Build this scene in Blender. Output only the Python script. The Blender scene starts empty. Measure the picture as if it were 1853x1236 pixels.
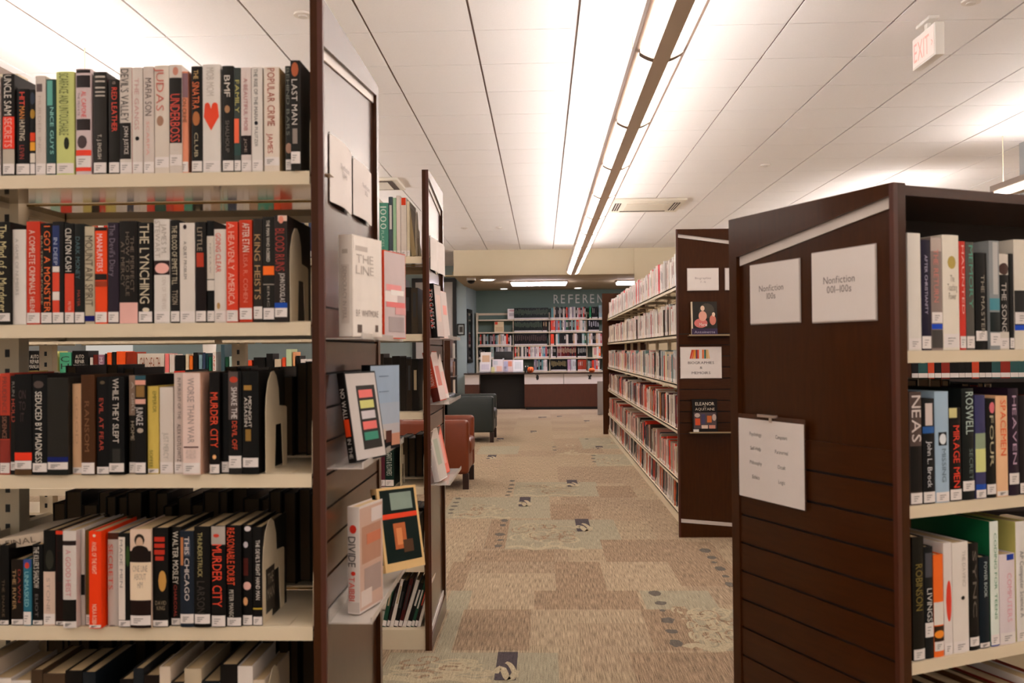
import bpy, bmesh, math, random
from mathutils import Vector, Matrix
R = math.radians
C = bpy.context.scene.collection
random.seed(7)

# ------------------------------------------------------------------ camera
F = 1585.0; CX, CY = 926.5, 618.0
CAM = Vector((0, 0, 1.27))
_a, _p, _r = R(1.95), R(0.60), R(0.52)
fw = Vector((-math.sin(_a)*math.cos(_p), math.cos(_a)*math.cos(_p), math.sin(_p)))
r0 = Vector((math.cos(_a), math.sin(_a), 0)); u0 = r0.cross(fw)
rt = r0*math.cos(_r) - u0*math.sin(_r)
up = u0*math.cos(_r) + r0*math.sin(_r)
cd = bpy.data.cameras.new('camera'); cam = bpy.data.objects.new('camera', cd); C.objects.link(cam)
M = Matrix((rt, up, -fw)).transposed().to_4x4(); M.translation = CAM
cam.matrix_world = M
cd.sensor_width = 36; cd.lens = F/1853*36; cd.clip_start = 0.05; cd.clip_end = 100
cd.dof.use_dof = True; cd.dof.focus_distance = 5.5; cd.dof.aperture_fstop = 5.6
sc = bpy.context.scene; sc.camera = cam
sc.view_settings.view_transform = 'Standard'; sc.view_settings.look = 'None'
sc.view_settings.gamma = 1; sc.view_settings.exposure = 2.15
sc.view_settings.use_curve_mapping = False
sc.cycles.use_denoising = True
sc.cycles.max_bounces = 7; sc.cycles.diffuse_bounces = 5; sc.cycles.glossy_bounces = 3
sc.cycles.transmission_bounces = 4; sc.cycles.transparent_max_bounces = 6
sc.cycles.caustics_reflective = False; sc.cycles.caustics_refractive = False
sc.cycles.sample_clamp_indirect = 4

# ------------------------------------------------------------------ world
w = bpy.data.worlds.new('world'); sc.world = w; w.use_nodes = True
w.node_tree.nodes['Background'].inputs[0].default_value = (1.0, .92, .82, 1)
w.node_tree.nodes['Background'].inputs[1].default_value = 0.13
UPLIGHT, LENS = 6.5, 3.2       # emission of the pendant troughs and of their lenses

# ------------------------------------------------------------------ pixel helpers (measuring only)
def ray(px, py): return fw*F + rt*(px-CX) - up*(py-CY)
def hit(px, py, o, n):
    d = ray(px, py); return CAM + d*((Vector(o)-CAM).dot(n)/d.dot(n))
def hY(px, py, Y): return hit(px, py, (0, Y, 0), Vector((0, 1, 0)))
def hX(px, py, X): return hit(px, py, (X, 0, 0), Vector((1, 0, 0)))
def hZ(px, py, Z): return hit(px, py, (0, 0, Z), Vector((0, 0, 1)))

# ------------------------------------------------------------------ materials
def lin(h):
    h = h.lstrip('#'); v = [int(h[i:i+2], 16)/255 for i in (0, 2, 4)]
    return tuple((c/12.92 if c <= .04045 else ((c+.055)/1.055)**2.4) for c in v) + (1,)
MC = {}
def mat(hexc, rough=.5, noise=0.0, nscale=40, stretch=(1, 1, 1), metal=0, coat=0, bump=0, emit=0, alpha=None, spec=.5):
    k = (hexc, rough, noise, nscale, stretch, metal, coat, bump, emit, alpha, spec)
    if k in MC: return MC[k]
    m = bpy.data.materials.new('surface_' + hexc.lstrip('#')); MC[k] = m; m.use_nodes = True
    nt = m.node_tree; b = nt.nodes['Principled BSDF']; col = lin(hexc)
    b.inputs['Base Color'].default_value = col; b.inputs['Roughness'].default_value = rough
    b.inputs['Metallic'].default_value = metal; b.inputs['Coat Weight'].default_value = coat
    b.inputs['Coat Roughness'].default_value = .12; b.inputs['Specular IOR Level'].default_value = spec
    if emit:
        b.inputs['Emission Color'].default_value = col; b.inputs['Emission Strength'].default_value = emit
    if alpha == 'glass':
        b.inputs['Transmission Weight'].default_value = 1; b.inputs['IOR'].default_value = 1.2
    elif alpha:
        b.inputs['Alpha'].default_value = alpha
    if noise or bump:
        tc = nt.nodes.new('ShaderNodeTexCoord'); mp = nt.nodes.new('ShaderNodeMapping')
        mp.inputs['Scale'].default_value = stretch; nz = nt.nodes.new('ShaderNodeTexNoise')
        nz.inputs['Scale'].default_value = nscale; nz.inputs['Detail'].default_value = 4
        nt.links.new(tc.outputs['Object'], mp.inputs[0]); nt.links.new(mp.outputs[0], nz.inputs['Vector'])
        if noise:
            mx = nt.nodes.new('ShaderNodeMix'); mx.data_type = 'RGBA'
            mx.inputs[6].default_value = tuple(max(0, c*(1-noise)) for c in col[:3]) + (1,)
            mx.inputs[7].default_value = tuple(min(1, c*(1+noise)) for c in col[:3]) + (1,)
            nt.links.new(nz.outputs['Fac'], mx.inputs[0]); nt.links.new(mx.outputs[2], b.inputs['Base Color'])
        if bump:
            bp = nt.nodes.new('ShaderNodeBump'); bp.inputs['Strength'].default_value = bump; bp.inputs['Distance'].default_value = .004
            nt.links.new(nz.outputs['Fac'], bp.inputs['Height']); nt.links.new(bp.outputs[0], b.inputs['Normal'])
    return m
WOOD = mat('3e1f0a', .3, .35, 9, (9, 9, 1), spec=.32)
WOODH = mat('3e1f0a', .3, .35, 9, (1, 1, 12), spec=.32)
for m_ in (WOOD, WOODH):
    b_ = m_.node_tree.nodes['Principled BSDF']; b_.inputs['IOR'].default_value = 1.2; b_.inputs['Specular IOR Level'].default_value = .5
    b_.inputs['Coat Weight'].default_value = .85; b_.inputs['Coat IOR'].default_value = 1.22; b_.inputs['Coat Roughness'].default_value = .16
WOODEDGE = mat('4a1e0a', .4, .3, 9, (9, 9, 1))
GROOVE = mat('0c0604', .7)
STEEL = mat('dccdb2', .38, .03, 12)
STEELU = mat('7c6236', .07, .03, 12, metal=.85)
STRIP = mat('d8cfc9', .35)
PAPER = mat('e4dcd8', .6, .02, 30)
PAGES_SHADED = mat('54412c', .85, .2, 160, (6, 1, 1))  # page tone darkened to stand in for shade behind the shelves
PAGES = mat('c9ae84', .8, .18, 160, (6, 1, 1))
LABEL = mat('e6dedb', .45)
INK = mat('2a2626', .6)
ACRYL = mat('f2efec', .05, alpha='glass')
BLACK = mat('0b0a0a', .45)
TEAL = mat('9dafb0', .75, .03, 6)
CREAMW = mat('cfc2a8', .8, .02, 6)
def cov(h):
    v = [int(h.lstrip('#')[i:i+2], 16) for i in (0, 2, 4)]; k = .62 if max(v) < 0x50 else (.82 if max(v) < 0x80 else 1.03)
    return mat('%02x%02x%02x' % tuple(min(240, int(x*k)) for x in v), .42, .07, 25, (1, 1, .4), spec=.18)

# ------------------------------------------------------------------ glyphs
GL = {}
def _glyphs():
    chars = [chr(c) for c in range(33, 127)] + ['\u2013', '\u203a']
    obs = []
    for c in chars:
        cu = bpy.data.curves.new('glyph', 'FONT'); cu.body = c; cu.resolution_u = 2
        o = bpy.data.objects.new('glyph', cu); C.objects.link(o); obs.append((c, o, cu))
    dg = bpy.context.evaluated_depsgraph_get(); dg.update()
    for c, o, cu in obs:
        me = o.evaluated_get(dg).to_mesh()
        vs = [(v.co.x, v.co.y) for v in me.vertices]; fs = [tuple(p.vertices) for p in me.polygons]
        if vs:
            x0 = min(v[0] for v in vs); x1 = max(v[0] for v in vs)
            GL[c] = ([(v[0]-x0, v[1]) for v in vs], fs, x1-x0)
    for c, o, cu in obs:
        bpy.data.objects.remove(o); bpy.data.curves.remove(cu)
_glyphs()

class MB:
    def __init__(s): s.v = []; s.f = []; s.m = []; s.mats = []; s.sm = []
    def mi(s, m):
        if m not in s.mats: s.mats.append(m)
        return s.mats.index(m)
    def add(s, vs, fs, m, T=None, smooth=False):
        k = len(s.v); i = s.mi(m)
        s.v += [tuple(T @ Vector(v)) if T else tuple(v) for v in vs]
        for f in fs: s.f.append(tuple(k+j for j in f)); s.m.append(i); s.sm.append(smooth)
    def box(s, x0, x1, y0, y1, z0, z1, m, T=None):
        s.add([(x, y, z) for x in (x0, x1) for y in (y0, y1) for z in (z0, z1)],
              [(0, 1, 3, 2), (4, 6, 7, 5), (0, 4, 5, 1), (2, 3, 7, 6), (0, 2, 6, 4), (1, 5, 7, 3)], m, T)
    def rbox(s, x0, x1, y0, y1, z0, z1, r, m, T=None, seg=3):
        b = bmesh.new(); bmesh.ops.create_cube(b, size=1)
        for v in b.verts:
            v.co = Vector(((x0+x1)/2+v.co.x*(x1-x0), (y0+y1)/2+v.co.y*(y1-y0), (z0+z1)/2+v.co.z*(z1-z0)))
        bmesh.ops.bevel(b, geom=b.edges[:], offset=r, segments=seg, profile=.5, affect='EDGES')
        s.bm(b, m, T, True)
    def bm(s, b, m, T=None, smooth=False):
        b.verts.index_update()
        s.add([v.co.copy() for v in b.verts], [tuple(v.index for v in f.verts) for f in b.faces], m, T, smooth); b.free()
    def prism(s, poly, t0, t1, m, T=None, axis='y'):
        n = len(poly)
        def P(a, c, t): return (a, t, c) if axis == 'y' else ((t, a, c) if axis == 'x' else (a, c, t))
        vs = [P(a, c, t0) for a, c in poly] + [P(a, c, t1) for a, c in poly]
        fs = [tuple(range(n)), tuple(range(2*n-1, n-1, -1))] + [(i, i+n, (i+1) % n+n, (i+1) % n) for i in range(n)]
        s.add(vs, fs, m, T)
    def cyl(s, c, r, h, m, n=16, T=None, r2=None, axis='z'):
        r2 = r if r2 is None else r2; vs = []
        for k, rr in ((0, r), (h, r2)):
            for i in range(n):
                a = 2*math.pi*i/n; p = (rr*math.cos(a), rr*math.sin(a), k)
                if axis == 'y': p = (p[0], p[2], p[1])
                if axis == 'x': p = (p[2], p[0], p[1])
                vs.append((c[0]+p[0], c[1]+p[1], c[2]+p[2]))
        s.add(vs, [tuple(range(n)), tuple(range(n, 2*n))], m, T)
        s.add(vs, [(i, (i+1) % n, (i+1) % n+n, i+n) for i in range(n)], m, T, True)
    def lathe(s, prof, m, n=20, T=None, sx=1, sy=1):
        vs = [(r*math.cos(2*math.pi*i/n)*sx, r*math.sin(2*math.pi*i/n)*sy, z) for r, z in prof for i in range(n)]
        fs = [(k*n+i, k*n+(i+1) % n, (k+1)*n+(i+1) % n, (k+1)*n+i) for k in range(len(prof)-1) for i in range(n)]
        s.add(vs, fs, m, T, True)
    def text(s, txt, m, W, H, T):
        """text fitted to W x H, centred, in the local XY plane of T"""
        lines = txt.split('\n'); n = len(lines); lh = H/(n*1.25-.25)
        ws = []
        for L in lines:
            x = 0
            for ch in L: x += (GL[ch][2] + .09) if ch in GL else .3
            ws.append(max(x-.09, .1))
        mxw = max(ws); kx = W/mxw
        for li, L in enumerate(lines):
            ky = lh/.72; x = -ws[li]*kx/2; y = H/2 - li*lh*1.25 - lh
            for ch in L:
                if ch in GL:
                    vs, fs, a = GL[ch]
                    s.add([(x+v[0]*kx, y+v[1]*ky, 0) for v in vs], fs, m, T); x += (a+.09)*kx
                else: x += .3*kx
    def build(s, name, parent=None, M=None):
        me = bpy.data.meshes.new(name); me.from_pydata(s.v, [], s.f)
        for m in s.mats: me.materials.append(m)
        me.polygons.foreach_set('material_index', s.m); me.polygons.foreach_set('use_smooth', s.sm)
        me.update(); o = bpy.data.objects.new(name, me); C.objects.link(o)
        if parent: o.parent = parent
        if M is not None: o.matrix_basis = M
        return o
def empty(name, M=None, loc=(0, 0, 0), rz=0):
    o = bpy.data.objects.new(name, None); C.objects.link(o); o.empty_display_size = .05
    if M is not None: o.matrix_basis = M
    else: o.location = loc; o.rotation_euler = (0, 0, rz)
    return o
def tag(o, label, cat, group=None):
    o['label'] = label; o['category'] = cat
    if group: o['group'] = group
    return o
def struct(o): o['kind'] = 'structure'; return o
def frame(o, x, y):   # matrix whose local XY plane is spanned by world x and y, centred at o
    x = Vector(x).normalized(); y = Vector(y); y = (y - x*y.dot(x)).normalized(); z = x.cross(y)
    m = Matrix((x, y, z)).transposed().to_4x4(); m.translation = Vector(o); return m
ORD = 'zeroth first second third fourth fifth sixth seventh eighth ninth tenth eleventh twelfth thirteenth fourteenth fifteenth sixteenth seventeenth eighteenth nineteenth'.split()
TENS = {2: 'twent', 3: 'thirt', 4: 'fort', 5: 'fift', 6: 'sixt', 7: 'sevent', 8: 'eight', 9: 'ninet'}
def ordn(n):
    if n < 20: return ORD[n]
    t, u = divmod(n, 10)
    return TENS[t]+'ieth' if u == 0 else TENS[t]+'y-'+ORD[u]
def cname(h):
    import colorsys
    r, g, b = [int(h.lstrip('#')[i:i+2], 16)/255 for i in (0, 2, 4)]
    H, S, V = colorsys.rgb_to_hsv(r, g, b); H *= 360
    if V < .22: return 'black'
    if S < .2: return 'white' if V > .78 else ('pale grey' if V > .55 else 'dark grey')
    if S < .33 and V > .7: return 'cream' if 20 < H < 70 else ('pale blue' if 170 < H < 260 else 'pale pink')
    if H < 12 or H > 345: n = 'red'
    elif H < 26: n = 'orange' if V > .75 else 'brown'
    elif H < 44: n = 'tan' if V > .5 else 'brown'
    elif H < 70: n = 'yellow' if V > .6 else 'olive'
    elif H < 165: n = 'green'
    elif H < 200: n = 'teal'
    elif H < 255: n = 'blue'
    elif H < 320: n = 'purple'
    else: n = 'pink'
    return ('dark ' if V < .4 and n not in ('brown', 'olive') else '') + n

# ------------------------------------------------------------------ books
def spine_y(x, w, b): return -b*(1-(2*x/w-1)**2)
def book_meshes(root, w, h, d, colour, els=(), label=None, side=None, detail=True, pages=None):
    """children of root: cover, pages, spine lettering, call label.  local: x 0..w, spine at y=0 facing -y, z 0..h"""
    b = w*.07; t = min(.0025, w*.12); cm = cov(colour); sm_ = cov(side) if side else cm
    mb = MB(); n = 8
    mb.box(0, t, 0, d, 0, h, sm_); mb.box(w-t, w, 0, d, 0, h, sm_)
    xs = [w*i/n for i in range(n+1)]
    def patch(m, zf, off, x0=0, x1=w, n_=8):
        vs = []; k = n_
        for i in range(k+1):
            x = x0+(x1-x0)*i/k; za, zb = zf((i/k)*2-1)
            y = spine_y(x, w, b)-off; vs += [(x, y, za), (x, y, zb)]
        mb.add(vs, [(2*i, 2*i+2, 2*i+3, 2*i+1) for i in range(k)], m, None, True)
    patch(cm, lambda u: (0, h), 0)
    mb.add([(x, spine_y(x, w, b), h) for x in xs] + [(w, t, h), (0, t, h)], [tuple(range(n+3))], cm)
    mb.add([(x, spine_y(x, w, b), 0) for x in xs] + [(w, t, 0), (0, t, 0)], [tuple(range(n+3))][::-1], cm)
    mb.add([(0, t, 0), (w, t, 0), (w, t, h), (0, t, h)], [(0, 1, 2, 3)], cm)
    texts = []; off = .0002
    for e in els:
        k = e[0]
        if k in ('b', 'e', 'heart'):
            z1, z0 = min(e[2], h), max(e[3], 0)
            fx0, fx1 = (e[4], e[5]) if len(e) > 5 else (0, 1)
            if z1 <= z0: continue
            zc, hz = (z0+z1)/2, (z1-z0)/2; off += .00012
            if k == 'b': f = lambda u, z0=z0, z1=z1: (z0, z1)
            elif k == 'e': f = lambda u, zc=zc, hz=hz: (zc-hz*math.sqrt(max(0, 1-u*u)), zc+hz*math.sqrt(max(0, 1-u*u)))
            else: f = lambda u, zc=zc, hz=hz: (zc-hz*(1-abs(u)), zc+hz*(.55+.45*math.sqrt(max(0, 1-(2*abs(u)-1)**2)))*(1 if abs(u) < .98 else 0))
            patch(cov(e[1]), f, off, w*fx0, w*fx1, 12 if k != 'b' else 6)
        else: texts.append(e)
    mb.build('cover', root)
    pg = MB(); pg.box(t, w-t, t, d-.004, .003, h-.003, pages or PAGES); pg.build('pages', root)
    for e in texts:
        k, s, col, z1, z0 = e[:5]; fx0, fx1 = (e[5], e[6]) if len(e) > 6 else (.18, .82)
        z1 = min(z1, h-.003); z0 = max(z0, .003)
        if z1-z0 < .006: continue
        tm = MB(); o = Vector((w*(fx0+fx1)/2, -b-.0009, (z0+z1)/2)); m = mat(col, .5)
        if k == 't': tm.text(s, m, z1-z0, w*(fx1-fx0), frame(o, (0, 0, -1), (1, 0, 0)))
        else: tm.text(s, m, w*(fx1-fx0), z1-z0, frame(o, (1, 0, 0), (0, 0, 1)))
        tm.build('title', root)
    if label:
        lb = MB(); z0, z1 = label; mm = mb; mb = lb
        lo = max(.0006, off+.0003); patch(LABEL, lambda u: (z0, z1), lo, w*.02, w*.98)
        lw = w*.5
        for i in range(3 if w > .012 else 0):
            zz = z1-(z1-z0)*(.3+.2*i)
            lb.box(w*.2, w*.2+lw*(.9-.25*i), -b-lo-.0006, -b-lo-.0002, zz-.0011, zz+.0003, mat('77706e', .6))
        lb.build('call_label', root)
def lean_mat(loc, rz, lean=0, pull=0):
    m = Matrix.Translation(Vector(loc)) @ Matrix.Rotation(rz, 4, 'Z')
    if pull: m = m @ Matrix.Translation((0, -pull, 0))
    if lean: m = m @ Matrix.Rotation(lean, 4, 'Y')
    return m
SIMPLE = {}
def simple_book(mb, w, h, d, colour, T, lab=True, mark=None, pages=None):
    """one-mesh book: cover shell, pages, white call label and a title band"""
    cm = cov(colour); t = min(.0025, w*.12)
    mb.box(0, w, 0, t, 0, h, cm, T); mb.box(0, t, t, d, 0, h, cm, T); mb.box(w-t, w, t, d, 0, h, cm, T)
    mb.box(t, w-t, t, d-.004, .003, h-.003, pages or PAGES, T)
    if mark:
        z0 = h*random.uniform(.35, .5); z1 = h*random.uniform(.75, .92)
        mb.box(w*.28, w*.72, -.0006, 0, z0, z1, mat(mark, .5), T)
    if lab: mb.box(0.0004, w-.0004, -.0008, 0, .006, .03, LABEL, T)

def px_row(rows, x_of, y0s, s, plane, origin, rz, shelf_z, place, group, pull0=0, depth=.19, from_end='end panel', count_rev=True):
    """rows: list of (offset_x, (x0,x1,ytop,colour,els[,opts])) in a zoomed crop's units"""
    o, n = plane; Rz = Matrix.Rotation(-rz, 4, 'Z'); out = []; N = len(rows)
    for i, (ox, spec) in enumerate(rows):
        x0, x1, yt, col, els = spec[:5]; op = spec[5] if len(spec) > 5 else {}
        X0, X1 = ox+x0/s, ox+x1/s; Y = y0s+yt/s
        ym = y0s+(yt+1000)/2/s
        a = hit(X0, ym, o, n); b = hit(X1, ym, o, n); top = hit((X0+X1)/2, Y, o, n).z
        w = (b-a).length-.0006; h = top-shelf_z
        loc = Vector((a.x, a.y, shelf_z+.0005))
        xm = (X0+X1)/2
        def zz(y): return hit(xm, y0s+y/s, o, n).z - shelf_z
        E = []; lab = None
        for e in els:
            if e[0] == 'L': lab = (max(zz(e[2]), .002), zz(e[1])); continue
            E.append((e[0], e[1], zz(e[2]), zz(e[3])) + tuple(e[4:]) if e[0] in ('b', 'e', 'heart') else (e[0], e[1], e[2], zz(e[3]), zz(e[4])) + tuple(e[5:]))
        if lab is None and not op.get('nolab'): lab = (.003, .026)
        r = empty('book', lean_mat(loc, rz, 0, op.get('pull', 0)))
        book_meshes(r, w, h, op.get('d', depth+random.uniform(-.02, .01)), col, E, lab, op.get('side'))
        tt = [e[1].replace('\n', ' ') for e in E if e[0] in 'th']
        tt = ' '.join(tt[0].split()[:2]) if tt else ''
        k = N-i if count_rev else i+1
        lb = f"{cname(col)} book" + (f" titled {tt}" if tt else '') + f", {ordn(k)} from {from_end}, {place}"
        tag(r, lb, 'book', group); out.append(r)
    return out

REST = MB()   # the books beyond the three hundred that show largest, one countless mass on the far faces
# ------------------------------------------------------------------ near left bookcase: measured rows
Y1 = 1.91                                   # front plane of the near left bookcase
XP = hX and hY(587, 600, Y1).x              # aisle face of the two left end panels
SH = [1.672, 1.338, 1.003, .667, .333, .075]
def sc_(rows, ox): return [(ox, r) for r in rows]
row1 = sc_([
 (-44,12,170,'b3a6a0',[('t','CRIME','8a6a68',250,900)]),
 (42,168,150,'2b2622',[('t','UNCLE SAM','d8cfc4',160,590),('b','e8412c',605,945),('t','SECRETS','f2b0a4',620,930,.2,.85),('b','b9aea0',950,1180)],{'pull':.004}),
 (172,320,305,'120e0c',[('t','HIT','e03a1c',340,485,.3,.7),('t','MAN','e08a2c',492,620,.3,.7),('t','HUNTING','d8cbb4',635,855,.3,.7),('t','LEVIN','a02a18',905,1050,.3,.65)]),
 (322,378,310,'14100e',[('e','3a4658',340,470),('e','a8802c',520,620),('b','d8401c',770,860),('b','e0a030',870,960),('b','d8cfc4',990,1090)]),
 (380,490,165,'cbc1b8',[('b','7a6a68',250,335,.1,.7),('t','MURDER INC','b8a8a0',380,980,.3,.6)]),
 (495,596,200,'2f5754',[('b','62a79c',215,480,.1,.7),('t','NICE GUYS','8fd0c4',500,1000,.45,.85)]),
 (602,792,120,'c3ca80',[('t','SCARFACE AND UNTOUCHABLE','5b6530',140,800,.2,.75),('e','3a3c28',820,950,.45,.75)]),
 (810,975,88,'cdbcbd',[('b','463a3c',100,135,.05,.95),('b','463a3c',160,290,.05,.95),('t','AL CAPONE','e23a3a',330,610,.4,.72),('t','THE PRIVATE','6a5a5c',345,590,.15,.3),('b','4a3a3a',625,745,.05,.95),('e','5b4a4a',800,940,.1,.75),('b','ea4630',955,1015),('L',1018,1138),('b','ea4630',1140,1180)]),
 (998,1138,122,'4b4540',[('b','b9b0a6',165,185,.15,.9),('b','b9b0a6',215,233,.15,.9),('b','b9b0a6',283,300,.15,.9),('b','b9b0a6',330,345,.15,.9),('b','b9b0a6',370,385,.15,.9),('t','T. J. ENGLISH','cfc6ba',790,1050,.35,.65)]),
 (1160,1274,205,'3a332d',[('t','RED LEATHER','e8462c',290,760,.32,.85),('t','MOB','a89a90',225,255,.4,.7)]),
 (1277,1408,72,'cfc6bd',[('t',"DEVIL'S VALLEY",'3a3330',95,650,.12,.8),('b','3a3230',665,1050,0,.92),('t','JOHN JUSTICE','d9cfc6',700,1000,.4,.75)],{'side':'b8402e'}),
 (1410,1522,75,'d3c9c2',[('t','THE GANGS','c99a96',190,740,.25,.7),('e','2b2626',810,855,.3,.7)]),
 (1530,1642,65,'cdc2ba',[('t','MAFIA SON','5a4a46',190,590,.2,.85),('t','SCARPA','d89a90',650,1010,.3,.6)]),
],0) + sc_([
 (0,156,55,'d3c8bd',[('t','JUDAS','c86a5c',80,540,.15,.7),('e','a07a64',590,700,.15,.65),('L',1030,1140)]),
 (158,292,48,'cfc5bc',[('e','c98a78',70,160,.3,.75),('b','3a3430',185,355),('b','4a3a36',356,880),('t','UNDERBOSS','dc4c3a',360,870,.1,.9),('h','PETER\nMAAS','d8d0c8',900,1000),('L',1005,1120)]),
 (275,352,112,'e09070',[('b','8a6a72',130,390),('t','ON CRIME','7a4a2a',400,660,.2,.8)],{'pull':-.004}),
 (392,508,62,'2e2924',[('t','THE','d8b070',105,200,.25,.7),('t','SINATRA','e2703a',230,520,.12,.8),('e','a8683c',545,695,.1,.8),('t','CLUB','b8aa88',770,1030,.3,.65)]),
 (512,700,42,'d8d2cc',[('heart','e2492c',450,750,.06,.94),('t','MOB MOM','c4bcb4',80,380,.25,.7)],{'d':.2}),
 (722,842,58,'36322e',[('t','BMF','d8d0c6',160,390,.2,.75),('e','a8805c',480,560,.2,.7),('t','SHALHOUP','6a625a',640,980,.3,.65)]),
 (846,918,78,'4a5450',[('t','FAMILY','bcb464',210,560,.2,.85),('b','ee6a48',620,880,.0,.75),('b','3f5f5a',890,1010)]),
 (920,1030,75,'d2c6c2',[('t','A BEAUTIFUL MOB','b06a6a',190,750,.3,.7),('b','2c2020',800,1005),('t','JOE','9a8a80',830,980,.35,.6)]),
 (1034,1150,72,'d8d2cc',[('t','THE RISE OF THE MAFIA','5a5a58',90,640,.25,.6),('e','3a3a44',645,690,.25,.6),('t','PULITZER','6a6a68',710,920,.3,.6)]),
 (1165,1330,72,'dccfc2',[('t','POPULAR CRIME','a8503c',80,700,.25,.75),('t','JAMES','b04a3a',780,990,.25,.6),('L',1030,1120)],{'side':'a8875a'}),
 (1392,1462,60,'4a4a44',[('t','BEHIND BARS','7a7a70',80,800,.2,.7),('e','b08a78',880,990)]),
 (1464,1568,18,'3a3430',[('e','a85a3a',40,190,.1,.85),('t','LAST MAN','d0c8c0',220,700,.15,.75),('b','8a8078',740,900,.2,.7),('L',985,1110)],{'pull':.012}),
],280)
row2 = sc_([
 (-2,134,75,'2a241c',[('t','The Mind of a Murderer','cdbf8f',110,1030,.15,.8),('L',1045,1130)],{'pull':.008}),
 (136,280,152,'d8d2cc',[('t','A GAME OF NUMBERS','a8a29c',250,850,.25,.5)],{'nolab':1,'d':.21}),
 (284,430,66,'c63a22',[('t','A COMPLETE CRIMINALS','e6ccc0',160,840,.25,.7),('t','HELENE','e6ccc0',870,1035,.3,.65)]),
 (436,556,85,'2c2018',[('t','I GOT A MONSTER','f06a1e',115,1035,.35,.92),('t','BALTIMORE POLICE','b09a78',220,950,.05,.22)]),
 (560,682,68,'2a2624',[('b','31437c',110,540,.0,.65),('t','IN DEEP','aab2cc',240,530,.15,.5),('b','ded6d0',545,605,0,.65),('b','d84a32',610,810,0,.65),('b','ded6d0',815,905,0,.65),('b','d84a32',906,1040,0,.65)]),
 (690,792,88,'1f1a17',[('t','CLINTON CASH','ddd5cb',140,600,.12,.8),('b','d2452f',622,1045),('t','PETER','e8b0a4',920,1020,.4,.7)]),
 (796,902,92,'2a2a28',[('t','DARK MONEY','46646a',230,680,.15,.6),('t','MAYER','a03a20',800,970,.3,.6)]),
 (905,1010,118,'b5aa93',[('t','MOUNTAIN SPIRIT','54483a',220,970,.1,.9),('b','14187c',1070,1130)],{'nolab':1}),
 (1014,1142,128,'ef4a1e',[('b','4a2818',130,165),('t','MANHUNTERS','f5d0d0',200,600,.2,.7),('b','3a2a24',625,690),('b','9a3a1e',700,760)]),
 (1150,1266,78,'4a3a4c',[('t',"The Devil's Diary",'766878',100,650,.2,.75)]),
 (1274,1468,62,'2c2420',[('t','THE PERFECT\nHOW TO RULE\nAT MERCY','6a5c4c',180,860,.12,.85),('b','e2b0a8',930,1160)],{'nolab':1}),
 (1474,1625,78,'26201c',[('t','THE LYNCHING','d3c6aa',90,940,.15,.85),('e','d8ccb8',985,1030,.3,.8)]),
],0) + sc_([
 (-6,162,42,'d8d2cc',[('t','JAMES M.\nSTEWART','b0a8a0',60,450,.1,.85),('b','4a2a2c',482,635),('e','e8b0a8',510,622,.05,.98),('t','DEN OF THIEVES','c8bcb4',660,1000,.55,.8)]),
 (170,266,52,'28231f',[('t','THE BLOOD OF EMMETT TILL','c2b69c',110,740,.2,.8),('t','TYSON','a89c88',800,950,.2,.85)]),
 (268,430,82,'d8d0c8',[('e','4a2a34',100,150,.25,.5),('t','A QUIET PROBLEM','6a6460',280,680,.3,.5)],{'d':.2}),
 (436,548,72,'332c28',[('t','LITTLE','9a8a74',130,380,.2,.7),('b','b23a22',400,550,.1,.8),('b','2a1814',560,1020)]),
 (552,632,58,'151310',[('b','d3cac0',220,680),('t','NO LAW','8a8480',300,620,.4,.6),('b','d8d0c8',690,800)],{'pull':-.003}),
 (636,766,148,'d5cdc6',[('t','GOING CLEAR','d8483a',190,610,.15,.6),('e','b08a58',930,1000,.2,.5)]),
 (770,896,72,'d8432a',[('t','A HEAVENLY AMERICA','f0b8a8',90,960,.2,.75),('L',1012,1135)],{'pull':.004}),
 (914,1052,56,'bf3a20',[('t','AFTER ETAN','e8ddd2',90,395,.3,.85),('t','LISA R. COHEN','d87a66',420,930,.35,.7),('L',990,1110)],{'pull':.008}),
 (1064,1160,42,'4a4038',[('t','KING HEISTS','b08a5c',210,900,.15,.85),('L',975,1105)],{'pull':.008}),
 (1165,1287,22,'38322d',[('t','THE MAN WHO ROBBED','d0c8bc',60,500,.35,.65),('b','ec6a20',545,640),('b','9a9288',735,745),('t','ERIC','9a9288',760,980,.4,.6),('L',990,1110)],{'pull':.008}),
 (1290,1428,6,'4a3c38',[('b','d8b8a8',10,70,.3,1),('e','d88a78',15,95,.35,.75),('t','BLOOD RUNS','a02c1c',150,600,.1,.85),('t','JOHN DOUGLAS','d8cec6',620,930,.45,.85),('b','1c4aa8',935,990),('L',990,1085)],{'pull':.01}),
],280)
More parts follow.
